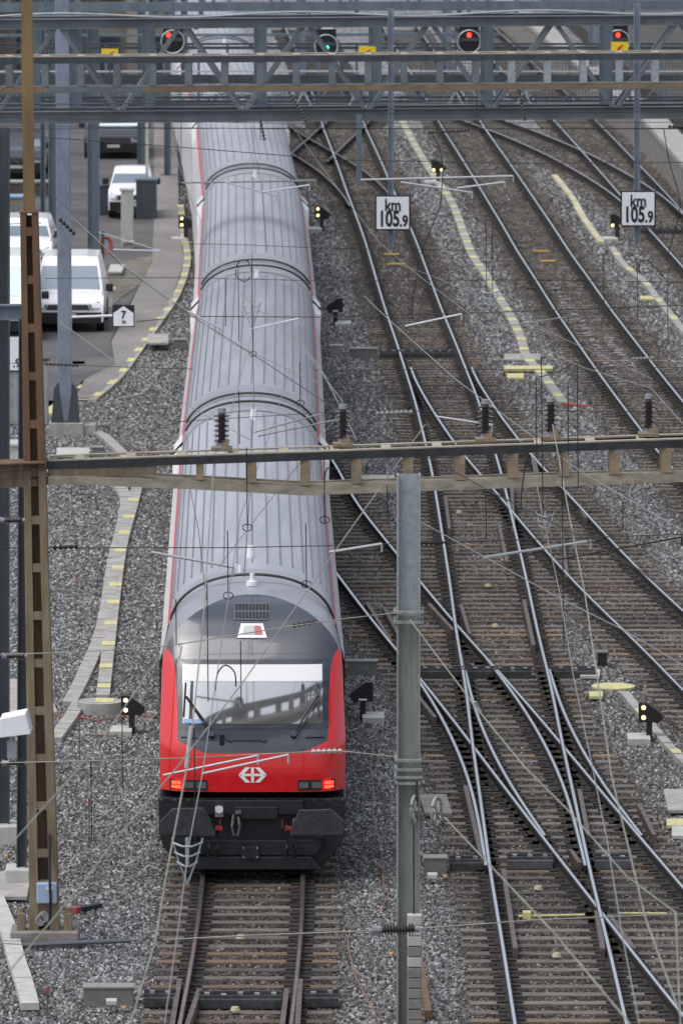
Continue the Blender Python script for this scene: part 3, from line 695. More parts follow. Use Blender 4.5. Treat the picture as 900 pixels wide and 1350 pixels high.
for sg, poly in ((-1, [(228,1066),(268,1065),(273,1072),(284,1098),(283,1103),(212,1101),(211,1083)]), (1, [(394,1068),(436,1067),(453,1082),(454,1094),(451,1101),(383,1102),(382,1096)])):
    mb = MB(); mb.prism([FP(x, y, .62) for x, y in poly], (0,.05,0)); cx_ = sum(p[0] for p in poly)/len(poly); cy_ = 1086
    bf = mb.build('buffer', M_BUF, root0, bevel=.012)
    mb = MB(); mb.tube([FP(cx_, cy_+7, .58), FP(cx_, cy_+7, 0.)], .12, 14); mb.build('buffer_stem', M_BLACKP, bf, smooth=True)
mb = MB(); mb.tube([FP(308,1075,.1), FP(306,1090,.3), FP(308,1102,.34), FP(314,1102,.34), FP(316,1088,.3), FP(314,1075,.1)], .025, 8); mb.tube([FP(310,1072,.12), FP(318,1072,.12)], .05, 8); mb.build('coupling_link', M_STEELDK, root0, smooth=True)
for x0, x1, red in ((276,277,0),(286,287,1),(378,379,1),(388,389,0)):
    mb = MB(); mb.tube([FP(x0,1080 if not red else 1090,.1), FP(x0,1095,.22), FP(x0+.5,1118,.25), FP(x0-1,1130,.18)], .03, 8); hs_ = mb.build('brake_hose', M_RUBBER, root0, smooth=True)
    if red:
        mb = MB(); mb.box(FP(x0+3,1092,.26), (.1,.06,.05)); mb.box(FP(x0+(4 if x0 < 330 else -6),1086,.2), (.012,.03,.14)); mb.build('red_tap', mat('tap_red', (.4,.02,.02), .5), hs_)
mb = MB(); mb.box(FP(289,1070,.1), (.13,.1,.16)); hrn = mb.build('horn_box', mat('horn_chrome', (.4,.4,.38), .3, .7), root0, bevel=.01); mb = MB(); mb.tube([FP(289,1067,.14), FP(289,1067,.19)], [.035,.06], 12); mb.build('horn', M_WHITEPIPE, hrn)
mb = MB(); mb.box(FP(330,1124,.14), (.27,.03,.20)); pt = mb.build('cover_plate', M_BLACKP, root0, bevel=.005)
mb = MB()
for dx_ in (-9, 9):
    for dy_ in (-6, 6): mb.box(FP(330+dx_, 1124+dy_, .165), (.025,.02,.025))
for i in range(14): mb.box(FP(212+i*18.4, 1054.5, .03-0.1), (.016,.02,.016))
mb.build('bolts', M_GALV, root0)
# bogie wheels glimpsed under the plough
for sg in (-1, 1):
    mb = MB(); mb.tube([f0(sg*.75-.065, 2.6, .66), f0(sg*.75+.065, 2.6, .66)], .46, 24); mb.build('wheel', M_STEELDK, root0)

# ------------------------------------------------------------------ portal in front: rusty lattice mast, beam, insulators
def lattice_mast(cx0, base_py, top_py, w0, w1, label, D, xb, xt):
    B = P(xb, base_py, 0); D = B.y; zt = PD(xt, top_py, D).z; xtw = PD(xt, top_py, D).x
    root = thing('lattice_mast', label, 'mast', B)
    def cx(z): return B.x+(xtw-B.x)*z/zt
    def wd(z): return w0+(w1-w0)*z/zt
    zc = 6.9
    for sg, nm in ((-1,'flange'), (1,'flange')):
        for (za, zb_, m) in ((.15, zc, M_OLIVE), (zc, zt, M_RUST)):
            mb = MB(); pts = []
            for z in (za, zb_):
                x_o = cx(z)+sg*wd(z)/2; x_i = x_o-sg*.118*(wd(z)/w0+.15)
                a, b = min(x_o, x_i), max(x_o, x_i)
                pts += [(a, D-.17, z), (b, D-.17, z), (b, D+.17, z), (a, D+.17, z)]
            mb.quadbox(pts); mb.build('flange', m, root, bevel=.006)
    mb = MB(); mb.quadbox([(cx(.2)-wd(.2)*.3,D+.11,.2),(cx(.2)+wd(.2)*.3,D+.11,.2),(cx(.2)+wd(.2)*.3,D+.125,.2),(cx(.2)-wd(.2)*.3,D+.125,.2),(cx(zt)-wd(zt)*.3,D+.11,zt-.05),(cx(zt)+wd(zt)*.3,D+.11,zt-.05),(cx(zt)+wd(zt)*.3,D+.125,zt-.05),(cx(zt)-wd(zt)*.3,D+.125,zt-.05)]); mb.build('back_web', M_OLIVE, root)
    z = .35; i = 0
    while z < zt-.1:
        m = M_OLIVE if z < zc-.2 else M_RUST
        hgt = .62 if z < .4 else .12
        mb = MB(); mb.box((cx(z), D-.145, z+hgt/2), (wd(z)-.12, .03, hgt)); mb.box((cx(z), D+.145, z+hgt/2), (wd(z)-.12, .03, hgt)); mb.build('batten_plate', m, root)
        z += .69 if z > .4 else .95
    mb = MB(); mb.box((cx(zt), D, zt+.012), (wd(zt)+.02, .36, .024)); mb.build('cap_plate', M_RUST, root)
    mb = MB(); mb.box((cx(0), D, .12), (w0+.55, .7, .24)); mb.build('foundation', M_CONCD, root, bevel=.02)
    mb = MB()
    for sx_ in (-1, 1): mb.box((cx(0)+sx_*(w0/2+.12), D-.12, .36), (.12,.2,.26)); mb.tube([(cx(0)+sx_*(w0/2+.12), D-.12, .45),(cx(0)+sx_*(w0/2+.12), D-.12, .56)], .05, 8)
    mb.build('base_bracket', M_OLIVE, root, bevel=.01)
    return root, D, zt, cx
lm, DM, ZT, cxm = lattice_mast(0, 1245, 280, .43, .25, 'rusty brown lattice mast standing at the left with pole on top', 107, 60, 39)
mb = MB(); mb.bar((cxm(ZT)-.0, DM, ZT), PD(35, -40, DM), .16, .16, up=(0,1,0)); mb.build('upper_pole', mat('ochre_pole', (.24,.16,.07), .7, .1, 0, 2, .2, col2=(.15,.095,.045), streak=(2,2,.3)), lm)
mb = MB(); mb.box(PD(62,1177,DM-.24), (.29,.13,.30)); bb = mb.build('switch_box', mat('pale_blue_box', (.33,.42,.58), .5), lm, bevel=.02); 
mb = MB(); mb.box(PD(66,1171,DM-.31), (.09,.01,.05)); mb.build('sticker', M_WHITE, bb)
mb = MB(); mb.tube([PD(66,1100,DM-.2), PD(66,1165,DM-.33), PD(67,1185,DM-.34), PD(66,1215,DM-.25)], .02, 6); mb.build('cable', M_RUBBER, lm)
mb = MB()
for k in range(3): mb.tube([PD(54+6*math.cos(t)+k*2, 1213+7*math.sin(t)-k*2, DM-.25) for t in np.linspace(0, 6.28, 16)], .012, 5)
mb.build('cable_coil', mat('grey_cable', (.3,.31,.33), .5), lm)
# beam
XA, XB = P(20,1245).x, 8.5
def bp(px, z, off=0):     # point on the beam's front plane: depth grows to the right
    x0 = (58-450)/FPX*DM; x = (px-450)/(FPX/109.0); D = DM+.0+(x-x0)*.30
    x = (px-450)/(FPX/D)
    return Vector((x, D+off, z))
DEP = .62
portal = thing('portal_beam', 'weathered steel portal beam with square openings crossing in front of the train', 'steel beam', bp(58,0))
mb = MB(); mb.bar(bp(60,6.96), bp(1010,6.96), .07, .11); mb.bar(bp(60,6.90,DEP), bp(1010,6.96,DEP), .07, .11); mb.build('top_chord', M_DKSTEEL, portal)
mb = MB(); mb.bar(bp(60,7.03,.03), bp(1010,7.03,.03), .12, .02); mb.bar(bp(60,7.03,DEP-.03), bp(1010,7.03,DEP-.03), .12, .02)
for px in np.arange(108, 1000, 67.8): mb.bar(bp(px-6,7.025,.05), bp(px-6,7.025,DEP-.05), .14, .022)
mb.build('top_flange', M_BEIGE, portal)
def zb(px): return float(np.interp(px, [60, 110, 250, 400, 1000], [6.72, 6.70, 6.58, 6.43, 6.43]))
for off in (0, DEP):
    mb = MB(); xs_ = [60,110,250,400,700,1010]
    for a, b in zip(xs_[:-1], xs_[1:]): mb.bar(bp(a,zb(a)+.03,off), bp(b,zb(b)+.03,off), .07, .13)
    mb.build('bottom_chord', M_BEIGE, portal)
mb = MB()
for a, b in zip(xs_[:-1], xs_[1:]): mb.bar(bp(a,zb(a)+.105,.1), bp(b,zb(b)+.105,.1), .2, .02)
mb.build('bottom_flange', M_BEIGE, portal)
for i, px in enumerate([262,330,402,470,538,607,677,745,812,880,947]):
    mb = MB(); wdt = .15 if i else .10
    mb.bar(bp(px, zb(px)+.11), bp(px, 6.905), wdt, .09, up=(0,1,0)); mb.bar(bp(px, zb(px)+.11, DEP), bp(px, 6.905, DEP), wdt, .09, up=(0,1,0)); mb.bar(bp(px, zb(px)+.12, .06), bp(px, 6.9, .06), .04, .3, up=(0,1,0)) if False else None
    mb.build('batten_plate', M_OCHRE, portal)
mb = MB(); mb.bar(bp(62,6.84,-.02), bp(205,6.84,-.02), .03, .12); mb.bar(bp(-30,6.96,0), bp(56,6.96,0), .07, .11); mb.bar(bp(-30,6.72), bp(56,6.72), .07, .11); mb.bar(bp(-30,6.84), bp(50,6.84), .03, .2); mb.build('end_plate', M_OLIVE, portal)
mb = MB(); mb.bar(bp(-30,7.03), bp(52,7.03), .5, .02); mb.build('top_flange', M_RUST, portal)
def insulator(base, h, r, label, group=None, n=6, vec=Vector((0,0,1)), name='post_insulator', mi=M_INS, cap=.2):
    root = thing(name, label, 'insulator', base, group)
    vec = vec.normalized(); mb = MB(); c = base
    mb.tube([c, c+vec*h*cap*.5, c+vec*h*cap], [r*.9, r*.7, r*.6], 10); mb.tube([c+vec*h*(1-cap*.5), c+vec*h], [r*.55, r*.5], 10); mb.build('metal_cap', M_INSG, root)
    mb = MB(); pts = []; rr_ = []
    for i in range(n):
        a = cap+(1-1.5*cap)*i/n; st = (1-1.5*cap)/n
        for q, k in ((0,.45),(.25,1.),(.42,1.),(.6,.45)): pts.append(c+vec*h*(a+q*st)); rr_.append(r*k)
    pts.append(c+vec*h*(1-cap*.5)); rr_.append(r*.4)
    mb.tube(pts, rr_, 12); mb.build('sheds', mi, root)
    return root
names = ['leftmost, above the train roof', 'just right of the train roof', 'above the middle track', 'beside the red debris and the trough end', 'rightmost, over the right track']
for (px, lb) in zip((291,452,641,728,858), names):
    b = bp(px, 7.05, .3); mb = MB()
    r_ = insulator(b, .62, .115, 'dark brown post insulator on the front beam, '+lb, 'insulators standing on the portal beam')
    mb.box(b+Vector((0,0,.03)), (.3,.3,.05)); mb.box(b+Vector((.05,0,.1)), (.1,.2,.12)); mb.build('foot', M_OLIVE, r_)

# ------------------------------------------------------------------ front H mast with weights
Dh = 99.0; xh = PD(538,1000,Dh).x
hm = thing('steel_mast', 'galvanised steel H-section mast in front, standing right of the train', 'mast', (xh, Dh, 0))
zt = PD(538,625,Dh).z; zmid = PD(538,812,Dh).z
for za, zb_, m, sc_ in ((zmid, zt, M_GALV, 1.0), (.0, zmid, M_GALVD, 1.0)):
    mb = MB(); mb.box((xh, Dh+.0, (za+zb_)/2), (.26, .016, zb_-za)); 
    for sg in (-1, 1): mb.box((xh+sg*.145, Dh, (za+zb_)/2), (.022, .28, zb_-za))
    mb.build('upper_section' if m is M_GALV else 'lower_section', m, hm)
mb = MB()
for py, wdt in ((805,.40),(818,.40),(1000,.36),(1012,.36),(1022,.38),(1030,.32)):
    z = PD(538,py,Dh).z; mb.box((xh, Dh-.17, z), (wdt, .06, .035)); mb.box((xh, Dh+.17, z), (wdt, .06, .035))
    for sg in (-1,1): mb.tube([(xh+sg*wdt*.46, Dh-.22, z), (xh+sg*wdt*.46, Dh+.2, z)], .015, 6)
mb.build('clamp_bands', M_GALVD, hm)
def wheel(c, r, axis, label=None):
    mb = MB(); a = Vector(axis).normalized(); u = a.cross(Vector((0,0,1))).normalized(); v = a.cross(u)
    mb.tube([c+u*r*math.cos(t)+v*r*math.sin(t) for t in np.linspace(0,2*math.pi,25)], .022, 6)
    for k in range(4): t = k*math.pi/4; mb.bar(c-(u*math.cos(t)+v*math.sin(t))*r, c+(u*math.cos(t)+v*math.sin(t))*r, .02, .02)
    mb.tube([c-a*.05, c+a*.05], .04, 8); return mb
wheel(PD(546,1068,Dh-.2), .19, (1,-.25,0)).build('pulley_wheel', M_GALVD, hm)
mb = MB(); mb.tube([PD(545,1085,Dh-.2), PD(545,1206,Dh-.26)], .012, 5); mb.tube([PD(549,1030,Dh-.2), PD(549,1055,Dh-.2)], .015, 5); mb.build('weight_rope', M_RUBBER, hm)
pw = wheel(PD(575,1070,97.5), .19, (1,-.35,0)).build('pulley_wheel', M_GALVD); pw.data.transform(Matrix.Identity(4)); tag(pw, 'tensioning pulley wheel hanging in the wire right of the front mast', 'pulley')
wt = thing('tension_weights', 'stack of concrete tension weights hanging beside the front mast', 'weights', PD(546,1420,Dh-.28))
z = PD(546,1205,Dh-.28).z; i = 0; xw = PD(546,1205,Dh-.28).x
while z > .25:
    mb = MB(); mb.box((xw, Dh-.28, z-.07), (.19,.19,.132)); mb.build('weight_block', M_CONCL if i in (0,1,2,4) else M_CONCD, wt, bevel=.01); z -= .142; i += 1
ins = insulator(PD(490,1226,Dh-2.5), .62, .085, 'dark ribbed strain insulator crossing in front of the concrete weights', vec=Vector((1,.08,.01)), n=11, name='strain_insulator')

# ------------------------------------------------------------------ dark posts and floodlight on the left edge
def hpost(px, py_base, py_top, wd, m, label, name='steel_post', cat='post', dp=.2, lean=0, found=True, fm=M_CONCL):
    B = P(px, py_base, 0); T = PD(px+lean, py_top, B.y); root = thing(name, label, cat, B)
    mb = MB(); mb.bar(B+Vector((0,0,.1)), T, wd*.86, .02, up=(0,1,0))
    for sg in (-1, 1): mb.bar(B+Vector((sg*wd/2,0,.1)), T+Vector((sg*wd/2,0,0)), .02, dp, up=(0,1,0))
    mb.build('column', m, root)
    if found: mb = MB(); mb.box(B+Vector((0,0,.15)), (wd+.35, .6, .34)); mb.build('foundation', fm, root, bevel=.02)
    return root, B
r1, B1 = hpost(3, 1112, 168, .22, M_DKPOST, 'tall dark slate H-section post cut by the left edge of the picture')
r2, B2 = hpost(29, 1170, 420, .13, M_DKPOST, 'slimmer dark post directly behind the rusty lattice mast', lean=3)
for py, lb in ((412, 'pale blue grey cross beam high at the left edge beside the rusty mast'), (626, 'pale blue grey cross beam low at the left edge under the portal beam')):
    D_ = DM+5; mb = MB(); a = PD(-30, py, D_); b = PD(31, py-1, D_)
    mb.bar(a+Vector((0,0,.1)), b+Vector((0,0,.1)), .14, .03); mb.bar(a-Vector((0,0,.1)), b-Vector((0,0,.1)), .14, .03); mb.bar(a, b, .02, .2)
    tag(mb.build('cross_beam', M_BLUEG, origin=a), lb, 'beam')
fl = thing('floodlight', 'white wedge shaped floodlight at the left edge', 'floodlight', PD(18,958,DM-1.2))
mb = MB(); q = [PD(0,948,DM-1.2), PD(34,941,DM-1.2), PD(41,968,DM-1.2), PD(0,973,DM-1.2)]; q2 = [p+Vector((.02,.35,.03)) for p in q]; mb.quadbox(q+q2); mb.build('housing', M_WHITE, fl, bevel=.01)
mb = MB(); mb.tube([PD(17,972,DM-1.), PD(17,985,DM-1.)], .04, 8); mb.box(PD(16,988,DM-1.), (.13,.1,.24)); mb.tube([PD(16,995,DM-1.),PD(12,1005,DM-1.),PD(3,1006,DM-1)], .03, 6); mb.build('bracket', M_GALV, fl)
for px0, py, lb in ((0,686,'upper'), (3,865,'middle'), (3,1006,'lower')):
    insulator(PD(px0, py, DM-.9), .36, .06, lb+' of the three small dark strain insulators at the left edge', vec=Vector((1,0,0)), n=8, name='strain_insulator')
    mb = MB()

# ------------------------------------------------------------------ columns at left, far portals
def flared():
    B = P(87, 574, 0); D = B.y; root = thing('flared_column', 'pale blue steel column with wide flared foot on concrete plinth', 'column', B)
    mb = MB(); zt_ = PD(84,-60,D).z; zf = PD(86,503,D).z
    mb.quadbox([(B.x-.16,D-.16,.30),(B.x+.16,D-.16,.30),(B.x+.16,D+.16,.30),(B.x-.16,D+.16,.30),(B.x-.20,D-.16,zt_),(B.x+.12,D-.16,zt_),(B.x+.12,D+.16,zt_),(B.x-.20,D+.16,zt_)])
    mb.build('shaft', M_BLUEP, root, bevel=.02)
    mb = MB()
    for sg in (-1, 1):
        mb.prism([(B.x+sg*.155,D-.19,.34),(B.x+sg*.32,D-.19,.34),(B.x+sg*.26,D-.19,1.1),(B.x+sg*.158,D-.19,zf)], (0,.38,0))
    mb.prism([(B.x-.16,D-.19,.34),(B.x-.05,D-.19,.34),(B.x-.15,D-.19,zf-.2)], (0,.015,0)); mb.prism([(B.x+.16,D-.19,.34),(B.x+.15,D-.19,zf-.2),(B.x+.05,D-.19,.34)], (0,.015,0))
    mb.box((B.x,D,.33), (.66,.5,.05))
    mb.build('flared_foot', M_DKPOST, root)
    mb = MB(); mb.box((B.x+.02, D+.05, .15), (.8,.7,.34)); mb.box((B.x+.45, D+.1, .12), (.5,.6,.3)); mb.build('plinth', M_CONC, root, bevel=.02)
    return root
flared()
def column(px, pyb, pyt, wd, m, label, dp=.25, two=False):
    B = P(px, pyb, 0); T = PD(px, pyt, B.y); root = thing('steel_column', label, 'column', B)
    mb = MB(); mb.bar(B, T, wd, .03, up=(0,1,0))
    for sg in (-1,1): mb.bar(B+Vector((sg*wd/2,0,0)), T+Vector((sg*wd/2,0,0)), .025, dp, up=(0,1,0))
    mb.build('shaft', m, root)
    mb = MB(); mb.box(B+Vector((0,0,.06)), (wd+.25, .5, .12)); mb.build('base_plate', M_DKPOST, root)
    return root
column(123.5, 392, -40, .30, M_BLUEG, 'blue grey steel column beside the white van')
column(69.5, 340, -40, .20, M_BLUEG, 'blue grey steel column directly left of the flared column')
column(57, 300, -40, .12, M_BLUEG, 'thin blue grey post right of the rusty pole')
column(187, 225, -40, .26, M_BLUEG, 'distant blue grey column behind the concrete pillar')
column(243, 245, -40, .20, M_BLUEG, 'blue grey column between footpath and train roof')
column(221, 235, -40, .2, M_BLUEG, 'dark blue column beside the red signal')
column(393, 190, -40, .30, M_BLUEG, 'distant blue grey column right of the train roof behind the truss') if False else None
column(589, 95, -60, .36, M_BLUEP, 'distant pale blue column left of the red ring signal, middle')
column(782, 130, -60, .34, M_BLUEP, 'distant pale blue column left of the right red signal')
column(397, 140, -60, .34, M_BLUEP, 'distant pale blue column left of the green signal')
# concrete pole white
mb = MB(); b = P(194,290); mb.bar(b, PD(194,-40,b.y), .1, .1, up=(0,1,0)); tag(mb.build('white_post', M_CONCL, origin=b), 'slender whitish post left of the footpath', 'post')

# Vierendeel beam (a) and truss
def hbeam(pa, pb, w_, h_, mb, mi=0): mb.bar(pa, pb, w_, h_, mi=mi)
DV = 152.0
def vp_(px, z, off=0): D = DV+(px/900.)*1.5; return Vector(((px-450)/(FPX/D), D+off, z))
zv1 = PD(0,80,DV).z; zv0 = PD(0,119,DV).z
vb = thing('far_portal_beam', 'grey and rust brown beam with square openings across the front of the truss', 'steel beam', vp_(0,0))
mb = MB(); 
for off in (0,.6): mb.bar(vp_(-60,zv1,off), vp_(980,zv1,off), .07, .13)
mb.build('top_chord', M_DKPOST, vb)
mb = MB(); mb.bar(vp_(-60,zv1+.075,.03), vp_(980,zv1+.075,.03), .13, .02); mb.bar(vp_(-60,zv1+.075,.57), vp_(980,zv1+.075,.57), .13, .02)
for px in np.arange(12, 980, 47.3): mb.bar(vp_(px,zv1+.07,.06), vp_(px,zv1+.07,.55), .14, .02)
mb.build('top_flange', M_BEIGE, vb)
mb = MB()
for a, b, m_ in ((-60,62,1),(62,190,0),(190,980,1)):
    for off in (0,.6): mb.bar(vp_(a,zv0,off), vp_(b,zv0,off), .07, .10, mi=m_)
mb.bar(vp_(-60,zv0+.06,.1), vp_(980,zv0+.06,.1), .25, .015, mi=0); mb.bar(vp_(-60,zv0-.06,.02), vp_(980,zv0-.06,.02), .12, .015, mi=0)
mb.build('bottom_chord', [M_TRUSS, mat('rust_brown_beam', (.21,.15,.09), .75, .1, .2, 2)], vb)
for px in np.arange(12, 980, 47.3):
    mb = MB(); mb.bar(vp_(px,zv0+.07), vp_(px,zv1-.07), .14, .07, up=(0,1,0)); mb.bar(vp_(px,zv0+.07,.6), vp_(px,zv1-.07,.6), .14, .07, up=(0,1,0)); mb.build('batten_plate', M_TRUSS if px < 640 else M_GALV, vb)
DT = 160.0
def tp(px, z, off=0): D = DT+(px/900.)*1.6; return Vector(((px-450)/(FPX/D), D+off, z))
zt1 = PD(0,32,DT).z; zt0 = PD(0,155,DT).z
tr = thing('truss_gantry', 'large blue grey lattice truss spanning all the tracks near the top', 'truss', tp(0,0))
for off in (0,1.1):
    mb = MB(); mb.bar(tp(-60,zt1,off), tp(980,zt1,off), .03, .20); mb.bar(tp(-60,zt1+.1,off), tp(980,zt1+.1,off), .20, .02); mb.bar(tp(-60,zt1-.1,off), tp(980,zt1-.1,off), .18, .02); mb.build('top_chord', M_TRUSS, tr)
    mb = MB(); mb.bar(tp(-60,zt0,off), tp(980,zt0,off), .03, .24); mb.bar(tp(-60,zt0+.12,off), tp(980,zt0+.12,off), .20, .02); mb.bar(tp(-60,zt0-.12,off), tp(980,zt0-.12,off), .20, .02); mb.build('bottom_chord', M_TRUSS, tr)
px = 75-163.2; k = 0
while px < 960:
    for off in (0,1.1):
        for a, b in ((px-2, px-78), (px+6, px+80)):
            mb = MB(); mb.bar(tp(a, zt1-.1, off), tp(b, zt0+.1, off), .10, .08); mb.build('diagonal', M_TRUSS, tr)
    mb = MB(); mb.bar(tp(px+20,zt1-.1), tp(px+20,zt1-.1,1.1), .08, .08); mb.bar(tp(px+80,zt0+.1), tp(px+80,zt0+.1,1.1), .08, .08); mb.build('cross_strut', M_TRUSS, tr)
    px += 163.2
for px in (45,100,197,345,497,645,803):
    mb = MB(); mb.bar(tp(px,zt0+.12,.9), tp(px,zt1-.1,.9), .2, .15, up=(0,1,0)); mb.bar(tp(px-8,zt0+.12,1.1), tp(px-8,zt1-.1,1.1), .1, .1, up=(0,1,0)); mb.build('vertical', M_BLUEG, tr)
# white pipe along truss top
mb = MB(); mb.tube([tp(p, zt1+.17+.05*math.sin(p*.02), .1) for p in range(-40, 960, 20)], .024, 6); mb.build('cable_pipe', M_GALV, tr)
# small yellow warning plates
for px, py, lb in ((145,72,'left'),(484,69,'middle'),(816,63,'right')):
    D_ = DT-.5; c = PD(px, py, D_); mb = MB(); mb.box(c, (.36,.02,.25)); o = mb.build('warning_sign', mat('sign_yellow', (.78,.56,.02), .5), origin=c); tag(o, 'yellow warning plate with red flash on the truss, the '+lb+' one', 'sign', 'yellow warning plates')
    mb = MB(); mb.prism([c+Vector((x_,-.014,z_)) for x_, z_ in ((-.10,-.08),(-.02,.0),(-.04,.01),(.09,.08),(.01,-.01),(.03,-.02))], (0,-.006,0)); mb.build('flash', mat('flash_red', (.5,.03,.02), .5), o)
    mb = MB(); mb.box(c+Vector((0,.03,-.2)), (.03,.03,.6)); mb.build('bracket', M_DKPOST, o)

# walkway gantry behind with signals
DW = 178.0
def wp(px, z, off=0): return Vector(((px-450)/(FPX/DW), DW+off, z))
wz = lambda py: PD(450, py, DW).z
wg = thing('signal_gantry', 'grey signal walkway gantry with mesh railings behind the truss', 'gantry', wp(0,0))
for py, h_, nm, m in ((63,.07,'handrail',M_DKPOST),(58,.05,'handrail',M_DKPOST),(94,.035,'handrail',M_WHITEPIPE),(140,.12,'deck_edge',M_DKPOST),(133,.05,'deck_edge',M_DKPOST),(128,.05,'deck_edge',M_DKPOST),(104,.20,'deck_beam',M_DKPOST)):
    mb = MB(); mb.bar(wp(-80,wz(py)), wp(1000,wz(py)-.0), .06, h_); mb.build(nm, m, wg)
mb = MB(); mb.bar(wp(-80,wz(140),.6), wp(1000,wz(140),.6), 1.2, .04); mb.build('deck', M_DKPOST, wg)
mb = MB()
for px in np.arange(-60, 980, 4.4): mb.bar(wp(px,wz(146)), wp(px,wz(64)), .008, .008, up=(0,1,0)) if px > 560 else None
for py in np.arange(66, 146, 4.4): mb.bar(wp(560,wz(py),.01), wp(980,wz(py),.01), .008, .008)
mb.build('mesh_panel', M_DKSTEEL, wg)
mb = MB()
for py in np.arange(100, 140, 5): mb.bar(wp(0,wz(py),.02), wp(560,wz(py),.02), .01, .02)
mb.build('rail_bars', M_BLUEG, wg)
for px in (30,95,140,205,262,300,420,470,555,600,655,705,750,830,870):
    mb = MB(); mb.bar(wp(px,wz(146)), wp(px,wz(58)), .06, .05, up=(0,1,0)); mb.build('railing_post', M_BLUEG, wg)
for px in (400,470,600,690,800):   # hanging cage lattice
    mb = MB()
    for s_ in (-1, 1): mb.bar(wp(px,wz(118),-.3), wp(px+s_*16,wz(150),-.3), .05, .05)
    mb.bar(wp(px-22,wz(116),-.3), wp(px+22,wz(116),-.3), .06, .08); mb.build('brace', M_GALV, wg)
for px in np.arange(-20, 940, 54):
    mb = MB(); mb.bar(wp(px,wz(146),.9), wp(px+27,wz(112),.9), .035, .03); mb.bar(wp(px+27,wz(112),.9), wp(px+54,wz(146),.9), .035, .03); mb.build('lattice_bar', M_GALV, wg)
# second far beam above
D3 = 205.0
b3 = thing('distant_gantry', 'pale grey distant gantry beam along the top edge', 'gantry', (0,D3,0))
for py, h_, m in ((8,.25,M_BLUEG),(20,.05,M_GALV)):
    mb = MB(); mb.bar(PD(-60,py+2,D3), PD(960,py-2,D3), .15, h_); mb.build('chord', m, b3)
for px in (60,205,265,400,470,605,680,820):
    mb = MB(); mb.bar(PD(px,30,D3), PD(px,-60,D3), .12, .1, up=(0,1,0)); mb.build('vertical', M_BLUEG, b3)
mb = MB()
for px in range(-40,960,90): mb.bar(PD(px,-50,D3), PD(px+45,10,D3), .07, .07); mb.bar(PD(px+45,10,D3), PD(px+90,-50,D3), .07, .07)
mb.build('lattice', M_BLUEG, b3)
D4 = 235.0
b4 = thing('distant_gantry', 'farthest gantry with pale handrails seen between the truss chords', 'gantry', (0,D4,0))
for py, h_, m in ((94,.04,M_WHITEPIPE),(110,.35,M_DKPOST),(46,.08,M_BLUEG)):
    mb = MB(); mb.bar(PD(-60,py+1,D4), PD(660,py-1,D4), .15, h_); mb.build('chord', m, b4)

def ring_signal(px, py, lamp, label, D, plate=True, txt=None):
    c = PD(px, py, D); root = thing('signal', label, 'signal', c, 'main signals on the gantry')
    mb = MB(); mb.box(c+Vector((0,.1,-.05)), (.46,.12,.72)); mb.build('backboard', M_BLACK, root)
    rr_ = .27; mb = MB(); mb.tube([c+Vector((rr_*math.cos(t), -.15, rr_*math.sin(t)-.08)) for t in np.linspace(0,2*math.pi,33)], .02, 6); mb.build('ring', M_GALV, root)
    lz = .07 if lamp is M_LAMPR else -.12; lx = -.10 if not plate else 0.
    mb = MB(); lc = c+Vector((lx,-.02,lz))
    mb.prism([lc+Vector((.055*math.cos(t), 0, .058*math.sin(t))) for t in np.linspace(0,2*math.pi,17)[:-1]], (0,-.03,0)); mb.build('lamp', lamp, root)
    mb = MB(); mb.bar(c+Vector((-.3,-.1,-.03)), c+Vector((.3,-.1,-.03)), .03, .08); mb.build('visor', M_DKPOST, root)
    mb = MB(); mb.bar(c+Vector((0,.2,.5)), c+Vector((0,.2,2.2)), .1, .1, up=(0,1,0)); mb.build('hanger', M_BLUEG, root)
    if plate:
        pc = c+Vector((-.0,-.06,.42)); mb = MB(); mb.box(pc, (.30,.02,.20)); pl = mb.build('number_plate', M_WHITE, root)
        if txt: text_obj(txt, .14, pc+Vector((0,-.014,0)), pl, M_BLACK, sx=.8)
    return root
ring_signal(228, 50, M_LAMPR, 'red lit signal with pale ring above the train, left of the others', 176.6, plate=False)
ring_signal(430, 56, M_LAMPG, 'green lit signal right of the train roof behind the truss', 176.6, txt='C 5')
ring_signal(618, 50, M_LAMPR, 'red lit ring signal in the middle with white plate above', 176.6, txt='C 36')
ring_signal(814, 50, M_LAMPR, 'red lit signal at right, partly behind a steel vertical', 176.6, txt='C 38')

# hanging posts with km signs
def km_sign(px, pyt, pyb, sx0, sx1, sy0, sy1, label, lab2):
    D = DT-.45; T = PD(px, pyt, D); B = PD(px, pyb, D)
    hp = thing('hanging_post', lab2, 'post', T, 'posts hanging from the truss')
    mb = MB(); mb.bar(B, T, .115, .02, up=(0,1,0)); mb.bar(B+Vector((-.055,0,0)), T+Vector((-.055,0,0)), .015, .12, up=(0,1,0)); mb.bar(B+Vector((.055,0,0)), T+Vector((.055,0,0)), .015, .12, up=(0,1,0)); mb.build('profile', M_BLUEP, hp)
    c = PD((sx0+sx1)/2, (sy0+sy1)/2, D-.14); W = (sx1-sx0)/(FPX/D); H = (sy1-sy0)/(FPX/D)
    s = thing('km_sign', label, 'sign', c, 'white km 105.9 distance signs')
    mb = MB(); mb.box(c, (W, .03, H)); mb.build('border', mat('sign_black', (.012,.014,.025), .5), s, bevel=.01)
    mb = MB(); mb.box(c+Vector((0,-.018,0)), (W-.07, .008, H-.07)); pn = mb.build('panel', M_WHITE, s)
    ink = MATS['sign_black']
    text_obj('km', .36, c+Vector((0,-.026,.155)), pn, ink, sx=.78, bold=.008)
    text_obj('105', .46, c+Vector((-.08,-.026,-.14)), pn, ink, sx=.66, bold=.014)
    text_obj('.9', .33, c+Vector((.235,-.026,-.185)), pn, ink, sx=.74, bold=.011)
    return s
